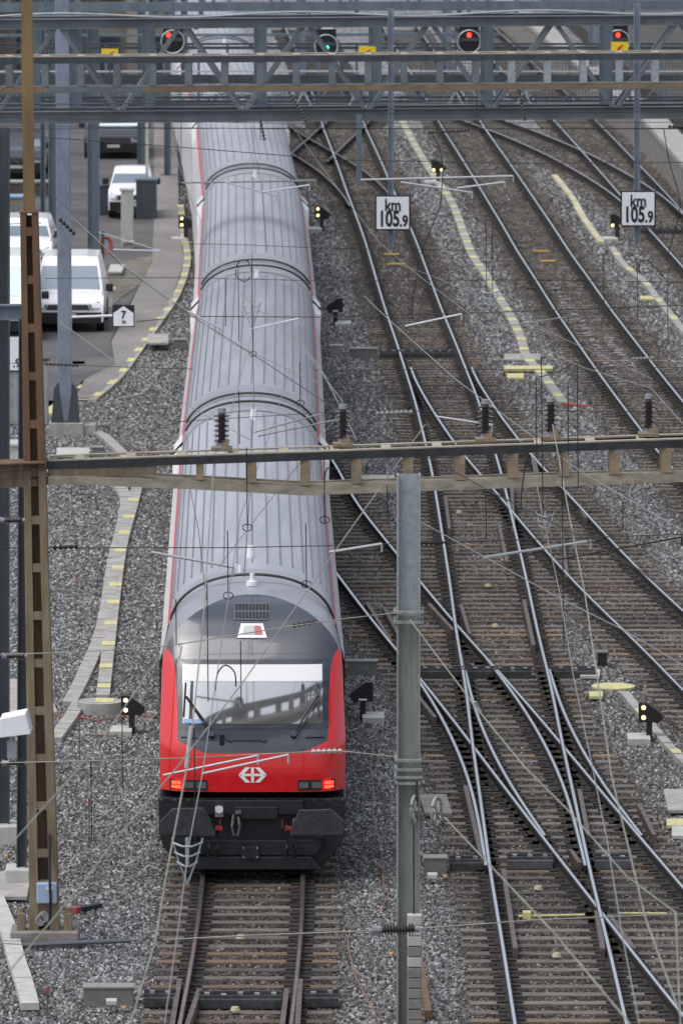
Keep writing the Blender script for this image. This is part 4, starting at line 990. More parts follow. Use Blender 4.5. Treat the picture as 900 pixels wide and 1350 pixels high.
km_sign(515, 11, 325, 494, 541, 257, 304, 'white km 105.9 distance sign hanging in the middle, left one', 'pale blue post hanging from the truss behind the left km sign')
km_sign(839, 4, 322, 817, 864, 251, 299, 'white km 105.9 distance sign hanging near the right edge', 'pale blue post hanging from the truss behind the right km sign')
D = P(0,560).y
mb = MB(); c = PD(20,466,165); mb.box(c, (.50,.03,.80)); s3 = mb.build('km_sign', MATS['sign_black'], origin=c); tag(s3, 'km distance sign half hidden behind the posts at the left edge', 'sign', 'white km 105.9 distance signs')
mb = MB(); mb.box(c+Vector((0,-.018,0)), (.44,.01,.74)); mb.build('panel', M_WHITE, s3); text_obj('.9', .26, c+Vector((.04,-.026,-.22)), s3, MATS['sign_black'], sx=.9, bold=.006)
mb = MB(); mb.box(c+Vector((.0,.06,-.9)), (.06,.06,1.2)); mb.build('stake', M_GALV, s3)
mb = MB(); T = PD(473,150,DT-.4); B = PD(473,243,DT-.4); mb.bar(B, T, .12, .1, up=(0,1,0)); tag(mb.build('hanging_post', M_BLUEG, origin=T), 'short blue grey post hanging below the truss left of the km sign', 'post', 'posts hanging from the truss')
# sign 7
c = PD(163,416.5,150); s7 = thing('number_sign', 'small black board with white house shaped 7 plate by the footpath', 'sign', c)
mb = MB(); mb.box(c, (.44,.02,.44)); mb.build('board', MATS['sign_black'], s7)
mb = MB(); mb.prism([c+Vector((x_,-.012,z_)) for x_, z_ in ((-.2,-.2),(.2,-.2),(.2,.06),(0,.2),(-.2,.06))], (0,-.008,0)); pn = mb.build('plate', M_WHITE, s7)
text_obj('7', .21, c+Vector((0,-.026,.02)), pn, MATS['sign_black'], sx=.9, bold=.006); text_obj('86', .09, c+Vector((.01,-.026,-.12)), pn, MATS['sign_black'])
mb = MB(); mb.tube([PD(95,418,150.2), PD(150,416,150.1)], .028, 8); mb.build('support_tube', M_WHITEPIPE, s7)

# ------------------------------------------------------------------ dwarf signals and trackside boxes
def dwarf(px, py, label, lit, flip=1, sc=1.0, basepx=None):
    B = P(px, py, 0); D = B.y; root = thing('dwarf_signal', label, 'signal', B, 'dwarf signals beside the tracks')
    s = sc
    mb = MB(); mb.box(B+Vector((-.18*flip*s,-.1,.06)), (.38*s,.7*s,.12)); mb.build('base_slab', M_CONCL, root, bevel=.01)
    mb = MB(); mb.box(B+Vector((0,0,.25*s)), (.10*s,.12*s,.5*s)); mb.build('stand', M_BLACKP, root)
    hz = .34*s
    poly = [(-.18,0),(.10,0),(.14,-.02),(.22,.06),(.22,.14),(.12,.22),(-.05,.34),(-.18,.34)]
    mb = MB(); mb.prism([B+Vector((flip*x_*s, -.08, hz+z_*s)) for x_, z_ in poly], (0,.16,0)); mb.build('housing', M_BLACK, root, bevel=.01)
    if lit:
        for dx, dz_ in (lit if isinstance(lit, list) else [(-.10,.09),(-.10,.26)]):
            mb = MB(); lc = B+Vector((flip*dx*s,-.085,hz+dz_*s)); mb.prism([lc+Vector((.036*s*math.cos(t),0,.036*s*math.sin(t))) for t in np.linspace(0,2*math.pi,15)[:-1]], (0,-.02,0)); mb.build('lamp', M_LAMPW, root)
    else:
        mb = MB(); mb.box(B+Vector((0,-.09,hz+.04)), (.14,.01,.03)); mb.build('tag_plate', M_WHITE, root)
    return root
dwarf(855, 978, 'dwarf signal with two yellowish lights in front of the slab trough at right', True)
dwarf(478, 950, 'unlit black dwarf signal right beside the red train nose', False, flip=-1)
dwarf(174, 968, 'dwarf signal with two white lights beside the round manhole left of the train', True)
dwarf(424, 305, 'distant dwarf signal with two lights right beside the train roof', True, sc=1.15)
dwarf(577, 243, 'distant dwarf signal with lights side by side near the middle trough', [(-.12,.06),(.10,.06)], sc=1.2)
dwarf(813, 318, 'dwarf signal with lights side by side just under the right km sign', [(-.12,.06),(.10,.06)], sc=1.2)
dwarf(245, 318, 'dwarf signal with two lights between footpath and train', True, sc=1.15)
dwarf(442, 430, 'small unlit black dwarf signal right of the second coach', False, flip=-1, sc=1.1)
def tbox(px0, px1, py_top, py_bot, label, m=M_CONCD, lid=M_CONCL, name='point_machine', cat='point machine'):
    A = P(px0, py_bot, 0); B = P(px1, py_bot, 0); s_ = FPX/A.y; h_ = .26; dpt = max(.25, ((py_bot-py_top)/s_-h_)/.17)
    dpt = min(dpt, .7); root = thing(name, label, cat, (A+B)/2)
    W = (B-A).length
    mb = MB(); mb.box((A+B)/2+Vector((0,dpt/2,h_/2)), (W-.04,dpt-.04,h_)); mb.build('case', m, root)
    mb = MB(); mb.box((A+B)/2+Vector((0,dpt/2,h_+.015)), (W,dpt,.035)); mb.build('lid', lid, root, bevel=.008)
    return root
G1 = mat('box_grey', (.17,.175,.17), .6, .1, .15, 4); G2 = mat('box_grey_lid', (.26,.265,.255), .6, .1, .12, 4)
tbox(109,178,1298,1328,'long grey point machine box at the lower left beside the train track',G1,G2)
tbox(557,590,1128,1155,'grey point machine box right of the front steel mast',G1,G2)
tbox(456,498,873,892,'grey point machine box behind the unlit dwarf signal by the nose',G1,G2)
tbox(460,498,462,474,'grey point machine box beside the far switch, right of the train',G1,G2)
tbox(434,453,462,470,'small pale box left of the far point machine',M_CONC,M_CONCL,'cable_box','box')
tbox(456,472,926,936,'small pale concrete box behind the nose side',M_CONC,M_CONCL,'cable_box','box') if False else None
tbox(786,801,866,880,'small dark junction box beside the right slanting rails',M_BLACKP,G1,'cable_box','box')
tbox(228,247,450,462,'small grey box close to the train side by the footpath',G1,G2,'cable_box','box')
tbox(120,136,590,606,'small grey junction box in front of the plinth',G1,G2,'cable_box','box')
tbox(428,446,348,356,'small light box on the ballast beside the second coach',M_CONC,M_CONCL,'cable_box','box') if False else None
slab(563,1150,576,1154,.16,M_CONCL,'white_cover','small white domed cover beside the point machine','cover')
slab(140,1316,154,1320,.2,M_CONCL,'white_cover','small white cap in front of the long point machine box','cover')
# switch mechanisms across the tracks
def mech(px0, px1, py, label, n=3, m=M_STEELDK, dep=.45):
    A = P(px0, py, .1); B = P(px1, py, .1); root = thing('point_mechanism', label, 'switch gear', (A+B)/2)
    mb = MB(); mb.bar(A, B, dep, .14); mb.build('tie_plate', m, root, bevel=.01)
    mb = MB(); mb.bar(A+Vector((0,-dep*.3,.09)), B+Vector((0,-dep*.3,.09)), .04, .04); mb.bar(A+Vector((0,dep*.25,.1)), B+Vector((0,dep*.25,.1)), .05, .05); mb.build('rod', M_STEELDK, root)
    mb = MB()
    L_ = (B-A).length
    for i in range(max(2, int(L_/.22))): p = A.lerp(B, (i+.5)/max(2, int(L_/.22))); mb.box(p+Vector((0,random.uniform(-.1,.1),.09)), (.07,.1,.06))
    mb.build('bolts', M_GALVD, root)
    return root
mech(592,638,1140,'bolted switch clamp just right of the front mast')
mech(668,728,1137,'dark cast switch casing between the lower middle rails', m=mat('casing_grey', (.11,.11,.12), .5, .4, .2, 3))
mech(783,832,1137,'dark cast switch casing near the lower right rails', m=MATS['casing_grey'])
mech(190,232,1318,'bolted switch clamp left of the train track at the bottom')
mech(262,372,1320,'switch rod assembly across the train track at the bottom')
mech(402,446,1318,'bolted switch clamp right of the train track at the bottom')
mech(552,700,888,'dark switch rods across the slip under the mast', dep=.35)
mech(730,785,888,'dark switch rods right of the slip rails', dep=.3)
mech(500,598,468,'dark switch rods across the far turnout', dep=.4)
mech(840,900,305,'dark switch rods at the right edge under the km sign', dep=.4)
mech(655,745,365,'dark switch rods on the right middle track', dep=.3) if False else None
# diamonds ladder slip detail
mb = MB()
for py in np.linspace(878, 935, 8): mb.bar(P(612,py,.12), P(622,py,.12), .04, .05)
tag(mb.build('slip_baseplates', M_STEELDK, origin=P(617,900)), 'ladder of small steel plates between the slip rails', 'switch gear')
# yellow track rods on sleepers
mb = MB(); mb.tube([P(683,1208,.14), P(770,1206,.14)], .02, 6); mb.box(P(694,1206,.16), (.12,.18,.1)); tag(mb.build('yellow_rod', M_YELL, origin=P(690,1208)), 'yellow rod with clamp lying across the lower track', 'rod')
mb = MB(); mb.tube([P(815,1204,.14), P(878,1204,.14)], .016, 6); tag(mb.build('yellow_rod', M_YELL, origin=P(815,1204)), 'thin yellow rod across the lower right track', 'rod')
for px0, px1, py, lb in ((506,526,335,'upper'),(510,534,348,'lower')):
    mb = MB(); mb.bar(P(px0,py,.085), P(px1,py,.085), .2, .03); tag(mb.build('yellow_marker', mat('ochre_paint', (.5,.33,.06), .7), origin=P(px0,py)), lb+' ochre painted sleeper mark on the track behind the left km sign', 'marker')
for px0, px1, py, lb in ((703,723,331,'upper'),(712,732,344,'lower')):
    mb = MB(); mb.bar(P(px0,py,.085), P(px1,py,.085), .2, .03); tag(mb.build('yellow_marker', MATS['ochre_paint'], origin=P(px0,py)), lb+' ochre painted sleeper mark on the track right of the yellow barred trough', 'marker')
for px0, px1, py, lb in ((195,228,499,'longer yellow slab in the yard left of the path'),(175,205,488,'x')): pass
for i, (px, py) in enumerate([(742,380),(747,386),(752,393),(757,401),(763,414),(768,432),(773,440),(777,448),(783,456),(788,463),(793,470),(799,478),(804,488),(808,495),(818,510)]):
    pass
# white droppings on sleepers of the middle right track
LIME = mat('lime_stain', (.40,.42,.47), .9, 0, .3, 8)
for i in range(44):
    t = (i%30)/29; p = P(727+(824-727)*t, 370+(512-370)*t, .05) if i < 30 else P(800+34*((i-30)/14), 445+40*((i-30)/14), .05)
    yy = 92+.63*round((p.y-92)/.63); mb = MB(); wq = random.uniform(.12,.34)
    c_ = Vector((p.x+random.uniform(-.06,.06), yy, .047)); n_ = 7
    mb.prism([c_+Vector((wq*.5*math.cos(a_)*random.uniform(.7,1.1), .09*math.sin(a_)*random.uniform(.6,1.1), 0)) for a_ in np.linspace(0,2*math.pi,n_+1)[:-1]], (0,0,.005)); mb.build('white_stain', LIME, roots['c'])
# debris
mb = MB(); mb.bar(P(742,533,.06), P(775,536,.04), .2, .08); tag(mb.build('red_debris', mat('brick_red', (.27,.09,.065), .8, 0, .3, 8), origin=P(742,533)), 'reddish debris lying at the end of the yellow barred trough', 'debris')
mb = MB(); mb.bar(P(97,1201,.08), P(103,1199,.08), .10, .09, mi=1); mb.bar(P(103,1199,.06), P(132,1193,.06), .1, .06); tag(mb.build('track_tool', [M_RUBBER, mat('signal_red', (.30,.05,.05), .5)], origin=P(97,1201)), 'dark bar with red end lying on the ballast beside the rusty mast', 'tool')
for i, (px, py0, py1, lb) in enumerate([(63,1343,1302,'by the pale slab trough at the bottom'),(105,1003,940,'below the round manhole'),(118,1115,1052,'halfway down left of the train'),(101,1255-480,758,'beside the plain trough, upper')]):
    B = P(px, py0, 0); T = PD(px, py1, B.y); mb = MB(); mb.bar(B, T, .018, .018, up=(0,1,0)); rd = mb.build('marker_rod', M_RUST, origin=B); tag(rd, 'thin rusty marker rod with red tip '+lb, 'marker rod', 'thin marker rods in the ballast')
    mb = MB(); mb.box(T+Vector((0,0,-.05)), (.035,.035,.08)); mb.build('red_tip', MATS['signal_red'], rd)
# orange cable meandering and others
def cable(pts, r, m, label, z=.06, name='ground_cable'):
    mb = MB(); mb.tube([P(x,y,z) for x,y in pts], r, 5); tag(mb.build(name, m, origin=P(*pts[0])), label, 'cable')
cable([(484,962),(492,985),(488,1010),(492,1040),(492,1080),(500,1110),(505,1140),(505,1165),(512,1178),(502,1200),(480,1210),(462,1225),(458,1240),(465,1280),(480,1310),(500,1348)], .008, M_COPPER, 'thin orange cable meandering on the ballast between train and mast')
cable([(72,943),(105,945),(130,950),(160,945),(180,942),(205,944)], .014, mat('red_cable', (.3,.08,.06), .6), 'thin red cable lying near the manhole left of the train')
cable([(120,968),(150,970),(172,960),(176,950),(168,945)], .02, mat('brown_hose', (.2,.15,.08), .7), 'brown hose curled beside the left dwarf signal')
mb = MB(); mb.tube([PD(20,1247,DM-.5), PD(100,1243,DM-.4), PD(172,1240,DM-.3)], .035, 8); tag(mb.build('pipe_support', mat('dark_grey_tube', (.10,.11,.13), .5), origin=PD(20,1247,DM-.5)), 'dark tube crossing the foot of the rusty mast', 'tube')
B = P(564,1336); mb = MB(); mb.bar(P(552,1265,.3), P(564,1338,.1), .09, .12); tag(mb.build('rusty_bar', M_RUST, origin=B), 'rusty steel bar lying beside the concrete weights', 'bar')
# track sensors (pale caps)
for px, py in ((328,1236),(325,1331),(560+480/2.647,1169)): pass
for i, (px, py, lb) in enumerate([(317,1237,'middle of the train track'),(310,1332,'bottom of the train track'),(733,1261,'lower middle track'),(709,1172,'between lower casings'),(643,773,'slip approach, below the beam'),(652,826,'slip approach, lower'),(605,676,'track just below the beam')]):
    p = P(px, py, .08); mb = MB(); mb.tube([p, p+Vector((0,0,.05))], [.07,.05], 10); tag(mb.build('sleeper_marker', mat('stone_yellow', (.42,.38,.25), .8), origin=p), 'small pale round marker on a sleeper, '+lb, 'marker', 'small round sleeper markers')
for px, py, lb in ((515,1256,'beside the concrete weights'),(586,1154,'beside the point machine right of the front mast'),(163,1327,'in front of the long point machine box'),(8,1127,'on the concrete block at the left edge')):
    p = P(px, py, .09 if px > 10 else .34); mb = MB(); mb.prism([p+Vector((.06*math.cos(t)*(1+.4*math.sin(3*t)), .09*math.sin(t), .02*math.cos(2*t))) for t in np.linspace(0,2*math.pi,11)[:-1]], (0,0,.01)); tag(mb.build('fallen_leaf', mat('dry_leaf', (.40,.22,.10), .8), origin=p), 'dry brown fallen leaf '+lb, 'leaf', 'fallen leaves')
for i in range(26):  # leaves
    px, py = random.uniform(0,900), random.uniform(900,1350); p = P(px, py, .07); mb = MB(); a = random.uniform(0,6)
    if px > 200 and px < 460 and py < 1150: continue
    break

# ------------------------------------------------------------------ yard: vans, wall, boxes
def van(px, py, W, Ln, H, m, label, name='van', facing=1, cat='van', bonnet=.9):
    B = P(px, py, .05); root = thing(name, label, cat, B)
    x0, y0 = B.x, B.y
    # profile (s from front, z), facing camera if 1
    def pt(x, s, z): return Vector((x0+x, y0+(s if facing == 1 else Ln-s), z+.05))
    prof = [(0,.35),(0,.62),(.04,.80),(bonnet*.55,.98),(bonnet,1.06),(bonnet+.75,H-.16),(bonnet+1.15,H),(Ln-.35,H),(Ln-.05,H-.25),(Ln,.9),(Ln,.35)]
    hw_ = {0:.46,1:.47,2:.455,3:.465,4:.47,5:.415,6:.39,7:.39,8:.42,9:.47,10:.47}
    rows = []
    for i, (s, z) in enumerate(prof):
        h = W*hw_[i]; hl = W*.485 if z < 1.1 else h
        rows.append([pt(-W*.49, s, .32), pt(-W*.5, s, min(z,.95)), pt(-h, s, z), pt(-h*.6, s, z+.02), pt(h*.6, s, z+.02), pt(h, s, z), pt(W*.5, s, min(z,.95)), pt(W*.49, s, .32)])
    mb = MB(); mb.grid(rows, closed=True)
    mb.f += [tuple(range(8)), tuple(len(mb.v)-8+k for k in range(8))[::-1]]; mb.m += [0,0]
    mb.build('body', m, root, bevel=.03)
    # windscreen
    e = .012
    def on(i, j, t, x): (s0,z0),(s1,z1) = prof[i], prof[j]; return pt(x, s0+(s1-s0)*t-e*2, z0+(z1-z0)*t+e)
    mb = MB(); h4, h5 = W*.44, W*.385; mb.grid([[on(4,5,.06,-h4), on(4,5,.06,0), on(4,5,.06,h4)], [on(4,5,.93,-h5), on(4,5,.93,0), on(4,5,.93,h5)]]); mb.build('windscreen', mat('car_glass', (.22,.28,.33), .1, .4, coat=1), root)
    mb = MB(); f_ = .012
    mb.grid([[pt(-W*.47,-f_,.30), pt(W*.47,-f_,.30)], [pt(-W*.47,-f_,.58), pt(W*.47,-f_,.58)]]); mb.build('bumper', M_BLACK, root)
    mb = MB(); mb.grid([[pt(-W*.3,-f_-.004,.64), pt(W*.3,-f_-.004,.64)], [pt(-W*.28,.012,.78), pt(W*.28,.012,.78)]]); mb.build('grille', M_BLACK, root)
    mb = MB(); mb.box(pt(0,-.03,.50), (.42,.01,.10)); mb.build('number_plate', M_CONCL, root)
    for sg in (-1,1):
        mb = MB(); mb.grid([[pt(sg*W*.30,-.022,.63), pt(sg*W*.455,.0,.66)], [pt(sg*W*.29,.02,.78), pt(sg*W*.45,.10,.86)]]); mb.build('headlight', mat('car_lamp', (.2,.22,.25), .15, .5, coat=1), root)
        mb = MB(); mb.box(pt(sg*(W*.5+.12), bonnet+.35, 1.12), (.2,.12,.2)); mb.build('mirror', M_BLACK, root, bevel=.03)
        mb = MB(); mb.grid([[pt(sg*(W*.5+.004), bonnet+.5, .98), pt(sg*(W*.5+.004), Ln-.3, .98)], [pt(sg*(W*.405), bonnet+1.15, H-.2), pt(sg*W*.405, Ln-.5, H-.2)]]); mb.build('side_window', M_GLASSD, root)
        for s in (.75, Ln-.8):
            mb = MB(); mb.tube([pt(sg*(W*.5-.2), s, .32), pt(sg*(W*.5+.005), s, .32)], .33, 20); wh = mb.build('wheel', M_BLACK, root)
    return root
van(90, 441, 1.85, 4.5, 1.85, M_VANW, 'white van facing the camera behind the rusty mast and flared column')
van(3, 452, 1.9, 5.0, 2.05, M_VANW, 'white van cut by the left edge beside the other white van')
van(28, 366, 1.75, 4.3, 1.5, M_VANW, 'white car parked behind the two white vans', 'car', cat='car')
van(172, 291, 1.35, 3.0, 1.5, M_VANW, 'small white van with dark window parked farther back near the concrete pillar')
DKP = mat('dark_car_paint', (.02,.022,.03), .3, 0, coat=.8); BLP = mat('blue_car_paint', (.12,.25,.5), .3, 0, coat=.6)
van(150, 212, 2.0, 5.2, 2.0, DKP, 'black van in the shade at the far end of the yard')
van(22, 240, 1.8, 4.3, 1.45, DKP, 'dark car at the far left of the yard', 'car', cat='car')
def boxthing(px, py, W, Dp, H, m, name, label, cat, lid=None, bev=.02):
    B = P(px, py, .03); root = thing(name, label, cat, B)
    mb = MB(); mb.box(B+Vector((0,Dp/2,H/2)), (W,Dp,H)); mb.build('body', m, root, bevel=bev)
    mb = MB(); mb.box(B+Vector((0,Dp/2,H+.03)), (W+.08,Dp+.08,.06)); mb.build('lid', lid or m, root, bevel=.01)
    return root
boxthing(168, 330, .36, .4, 1.75, M_CONCL, 'concrete_pillar', 'tall pale concrete pillar left of the footpath', 'pillar')
boxthing(169, 332, .28, .3, .25, M_CONC, 'meter_box', 'small grey box at the foot of the concrete pillar', 'box')
boxthing(193, 292, .62, .8, 1.25, M_DKPOST, 'equipment_cabinet', 'dark cabinet covering the right side of the distant small white van', 'cabinet', M_BLUEG)
boxthing(20, 300, 1.1, .8, .9, M_CONCD, 'equipment_cabinet', 'low grey cabinet behind the rusty pole in the yard', 'cabinet', mat('pale_blue_lid', (.25,.34,.5), .5))
boxthing(35, 262, 1.4, .6, .5, M_BROWN, 'timber_stack', 'dark stacked timbers far left in the yard', 'stack', M_CONC)
boxthing(60, 318, .5, .5, .7, M_BLACKP, 'waste_container', 'small black bin beside the blue grey column', 'container', M_DKPOST)
boxthing(141, 287, .5, .8, .95, M_DKPOST, 'waste_container', 'dark container in front of the distant white van', 'container', M_DKPOST)
boxthing(152, 368, .32, 2.2, .16, M_CONC, 'low_kerb', 'low concrete block beside the mossy patch', 'kerb', M_CONCL)
boxthing(140, 408, .4, .6, .5, M_CONCL, 'concrete_block', 'pale concrete block beside the white van bumper', 'block')
boxthing(22, 560, .5, .6, 1.25, M_CONC, 'cable_cabinet', 'grey concrete cabinet behind the left posts', 'cabinet', M_CONCD)
boxthing(60, 560, .14, .35, 1.5, M_GALV, 'steel_cabinet', 'narrow grey metal cabinet right of the rusty mast', 'cabinet', M_DKPOST)
boxthing(20, 612, .6, .8, .4, M_CONCL, 'concrete_block', 'light grey block under the beam at the left edge', 'block')
mb = MB(); B = P(136,375); mb.bar(B, B+Vector((0,0,1.5)), .08, .08, up=(0,1,0)); tag(mb.build('bollard', M_DKPOST, origin=B), 'dark slim pole beside the concrete pillar', 'pole')
D_ = P(140,372).y; mb = MB()
for k in range(3): mb.tube([PD(140+(8-k)*math.cos(t), 323+(11-k)*math.sin(t), D_+k*.05) for t in np.linspace(0,6.28,20)], .03, 6)
tag(mb.build('hose_coil', M_ORANGE, origin=PD(140,330,D_)), 'orange hose coil beside the blue grey column', 'hose')
for px0, px1, py, lb in ((195,222,501,'lower'),(165,195,498,'upper')): pass
for a, b, c_, d_, lb in ((98,122,492,496,'yellow strip on the asphalt right of the flared column'),(98,109,507,512,'short yellow patch nearest the flared column'),(104,125,524,527,'yellow line where the footpath ends')):
    slab(a, c_, b, d_, .07, M_YELL, 'paint_mark', lb, 'road marking', h=.01)
slab(96,476,112,480,.1,M_WHITE,'paint_mark','white strip on the asphalt above the yellow one','road marking',h=.05)
slab(57,528,73,545,.1,M_YELL,'yellow_board','bright yellow board lying behind the rusty mast','board',h=.1)

# dark wall strip between footpath and train (low wall)
# retaining wall on the right
mb = MB(); cop = [(640,-10),(700,35),(760,85),(800,118),(846,155),(875,188),(905,222),(960,280)]
pts = [P(x, y, 1.2) for x, y in cop]; rows = []
for i, p in enumerate(pts):
    d = pts[min(i+1,len(pts)-1)]-pts[max(i-1,0)]; d.z = 0; d.normalize(); r = Vector((-d.y,d.x,0)); r = r if r.x > 0 else -r
    rows.append((p, r))
rw = thing('retaining_wall', 'concrete retaining wall with pale coping at the upper right', 'wall', pts[4]-Vector((0,0,1.2)))
m1 = MB(); m1.grid([[p-Vector((0,0,1.3)), p, p+r*.5, p+r*.5-Vector((0,0,1.3))] for p, r in rows], closed=True); m1.build('wall', M_CONCD, rw)
m1 = MB(); m1.grid([[p-r*.05+Vector((0,0,-.12)), p-r*.05+Vector((0,0,.04)), p+r*.8+Vector((0,0,.04)), p+r*.8+Vector((0,0,-.12))] for p, r in rows], closed=True); m1.build('coping', M_CONC, rw)
sheet('platform', [(700,-30),(760,30),(850,110),(935,190),(1100,190),(1100,-30)], .55, mat('dark_track_bed', (.06,.056,.052), .95, 0, .3, 1.5, .4), 'raised dark track bed behind the retaining wall', h=.6)
# far buildings at upper left
def building(px0, px1, py, H, m, label, piers):
    A = P(px0, py, 0); B = P(px1, py, 0); root = thing('building', label, 'building', (A+B)/2); W = B.x-A.x
    mb = MB(); mb.box((A+B)/2+Vector((0,3,H/2)), (W,6,H)); mb.build('wall', m, root)
    nW = max(2, int(W/2.2))
    for i in range(nW):
        cx_ = A.x+W*(i+.5)/nW
        for fl_ in range(max(1, int(H/3.2))):
            mb = MB(); mb.box((cx_, A.y-.02, 1.7+fl_*3.2), (1.15,.1,1.7)); wn = mb.build('window', M_GLASSD, root)
            mb = MB(); mb.box((cx_, A.y-.06, .78+fl_*3.2), (1.35,.2,.1)); mb.build('sill', M_CONC, wn)
    for i in range(nW+1):
        mb = MB(); mb.box((A.x+W*i/nW, A.y-.1, H/2), (.4,.3,H)); mb.build('pier', piers, root)
    return root
building(-60, 92, 158, 7, M_BROWN, 'dark brown building at the upper left corner', mat('dark_pier', (.07,.062,.055), .9, 0, .2, 1))
building(100, 250, 135, 9, mat('beige_facade', (.24,.215,.175), .9, 0, .25, .6), 'beige pillared building behind the yard left of the train', mat('beige_pier', (.33,.30,.25), .9, 0, .2, 1))
building(262, 420, -40, 6, M_BROWN, 'brown building hidden behind the train end at the top', MATS['dark_pier']) if False else None

# ------------------------------------------------------------------ overhead wires
def wire(pts, label, m=M_WIRE, r=.009, name='overhead_wire', z=None, cat='wire', extra=None):
    # pts: (px, py, z) with z a height or ('D', depth)
    W_ = []
    for p in pts: W_.append(PD(p[0], p[1], p[2][1]) if isinstance(p[2], tuple) else P(*p))
    mb = MB(); mb.tube(W_, r*.78, 5); o = mb.build(name, m, origin=W_[0]); return tag(o, label, cat)
Dd = lambda d: ('D', d)
def dw(lst, D0, D1=None):   # helper: depth across a span
    D1 = D1 or D0; x0, x1 = lst[0][0], lst[-1][0]
    return [(x, y, Dd(D0+(D1-D0)*(x-x0)/(x1-x0))) for x, y in lst]
wire(dw([(-10,722),(165,722),(300,722),(450,719),(700,711),(910,704)],112), 'dark cross wire above the roof hood spanning the full width', r=.010)
wire(dw([(-10,863),(100,860),(219,852),(380,826),(460,815),(520,808)],105,99), 'pale cross wire passing over the windscreen top to the front mast', M_WIREG, .010)
wire(dw([(-10,1006),(120,1003),(250,999),(385,992),(450,990),(524,998)],103,99), 'pale cross wire passing over the red nose to the front mast', M_WIREG, .010)
wire(dw([(215,1239),(330,1233),(495,1227)],96.5), 'greenish wire over the near track left of the strain insulator', M_WIREG, .013)
wire(dw([(552,1224),(700,1213),(910,1204)],96.5), 'greenish wire over the near tracks right of the strain insulator', M_WIREG, .011)
wire(dw([(-10,1243),(30,1245)],104), 'short wire stub at the lower left corner', M_WIREG, .011)
wire(dw([(-10,478),(230,486),(430,488),(700,487),(910,484)],150), 'thin cross wire at the height of the yellow slab', r=.009)
wire(dw([(230,556),(440,543),(640,541),(910,543)],125), 'thin cross wire just above the front beam insulators', r=.008)
wire(dw([(60,367),(230,366),(420,370),(700,369),(910,372)],150), 'thin cross wire over the second coach and km sign tracks', r=.009)
wire(dw([(180,424),(250,417),(420,418),(640,412),(910,402)],148), 'dark cross wire running from the 7 sign over the train', r=.013)
wire(dw([(60,181),(250,195),(450,211),(680,215),(910,214)],157), 'dark sagging cross wire just below the truss', r=.012)
wire(dw([(-10,296),(55,294)],120), 'short dark wire from left edge to the top of the rusty mast', r=.008)
for i, (a, b, c_) in enumerate([(166,170,169),(160,163,161),(176,169,170)]):
    wire(dw([(-10,a-6 if i else a),(380,b),(910,c_)],156), ['upper','lowest','middle'][i]+' of three thin parallel wires directly under the truss chord', r=.009)
wire(dw([(240,321),(330,323),(420,327),(640,330)],160), 'thin wire across the third coach under the km signs', r=.008)
for i, (y0, y1) in enumerate(((138,131),(146,141),(151,147))):
    wire(dw([(-10,y0),(450,y1+3),(910,y1)],158), ['first','second','third'][i]+' dark wire running along the truss bottom chord, counted from above', r=.012)
wire([(5,1290,6.8),(105,1170,6.8),(150,1110,6.8),(235,1010,6.8),(320,900,6.7),(437,733,6.7),(560,560,6.6)], 'long pale diagonal wire from lower left corner over the windscreen', M_WIREG, .011)
wire([(-5,1135,7.2),(92,1027,7.1),(135,975,7.1),(220,852,7.0)], 'pale diagonal wire beside the left dwarf signal', M_WIREG, .010)
wire([(283,600,6.9),(277,680,6.8),(270,795,6.7),(257,930,6.6),(245,1020,6.6),(220,1150,6.6),(205,1240,6.6),(172,1350,6.6)], 'pale steep wire over the train hanging from the left beam insulator', M_WIREG, .012)
wire([(400,430,6.1),(360,560,5.9),(317,680,5.8),(300,795,5.7),(280,930,5.6),(267,1020,5.6),(250,1110,5.6),(237,1210,5.5),(217,1350,5.5)], 'contact wire above the train track running over the nose', M_WIREL, .009)
wire([(335,165,5.9),(333,300,5.9),(332,420,5.9),(335,520,5.9),(330,640,5.9),(322,760,5.9)], 'dark contact wire along the middle of the train roofs', r=.008)
wire([(333,165,6.9),(330,320,6.5),(332,440,6.2),(300,560,6.9)], 'pale messenger wire above the middle of the train roofs', M_WIREL, .008)
wire([(728,560,7.4),(750,680,6.8),(770,780,6.6),(790,915,6.5),(805,1020,6.5),(820,1085,6.5),(850,1210,6.5),(897,1340,6.5)], 'greenish steep wire down the right side from the fourth beam insulator', M_WIREG, .012)
wire([(700,600,6.),(715,680,5.9),(737,780,5.8),(755,890,5.7),(778,1000,5.6),(800,1110,5.6),(820,1235,5.5),(842,1350,5.5)], 'contact wire above the middle track on the right side', M_WIREL, .009)
wire([(540,817,Dd(98.6)),(625,930,6.7),(690,1010,6.7),(750,1070,6.7),(825,1155,6.7),(890,1203,6.7)], 'pale diagonal wire from the front mast clamp to the right edge', M_WIREG, .011)
wire([(890,1203,6.7),(893,1280,6.3),(897,1360,6.0)], 'greenish short wire dropping near the lower right corner', M_WIREG, .011)
wire([(585,1077,Dd(97.5)),(645,1140,6.3),(730,1230,6.3),(830,1350,6.3)], 'pale diagonal wire from the pulley wheel to the bottom edge', M_WIREG, .012)
wire([(540,680,7.0),(640,735,6.9),(740,790,6.9),(820,830,6.8),(905,880,6.8)], 'pale diagonal wire crossing the slip tracks towards the right edge', M_WIREL, .009)
wire([(480,390,6.8),(500,410,6.8),(600,500,6.8),(708,580,6.9),(770,625,6.9),(905,703,6.8)], 'pale diagonal wire crossing the front beam in the middle', M_WIREL, .010)
wire([(450,550,6.9),(550,595,6.8),(650,650,6.8),(770,710,6.8),(840,750,6.8),(905,800,6.8)], 'grey diagonal wire below the front beam slanting right', M_WIRE, .012)
wire([(735,470,6.9),(770,485,6.9),(858,512,6.9),(905,565,6.7)], 'pale diagonal wire ending on the rightmost beam insulator', M_WIREL, .009)
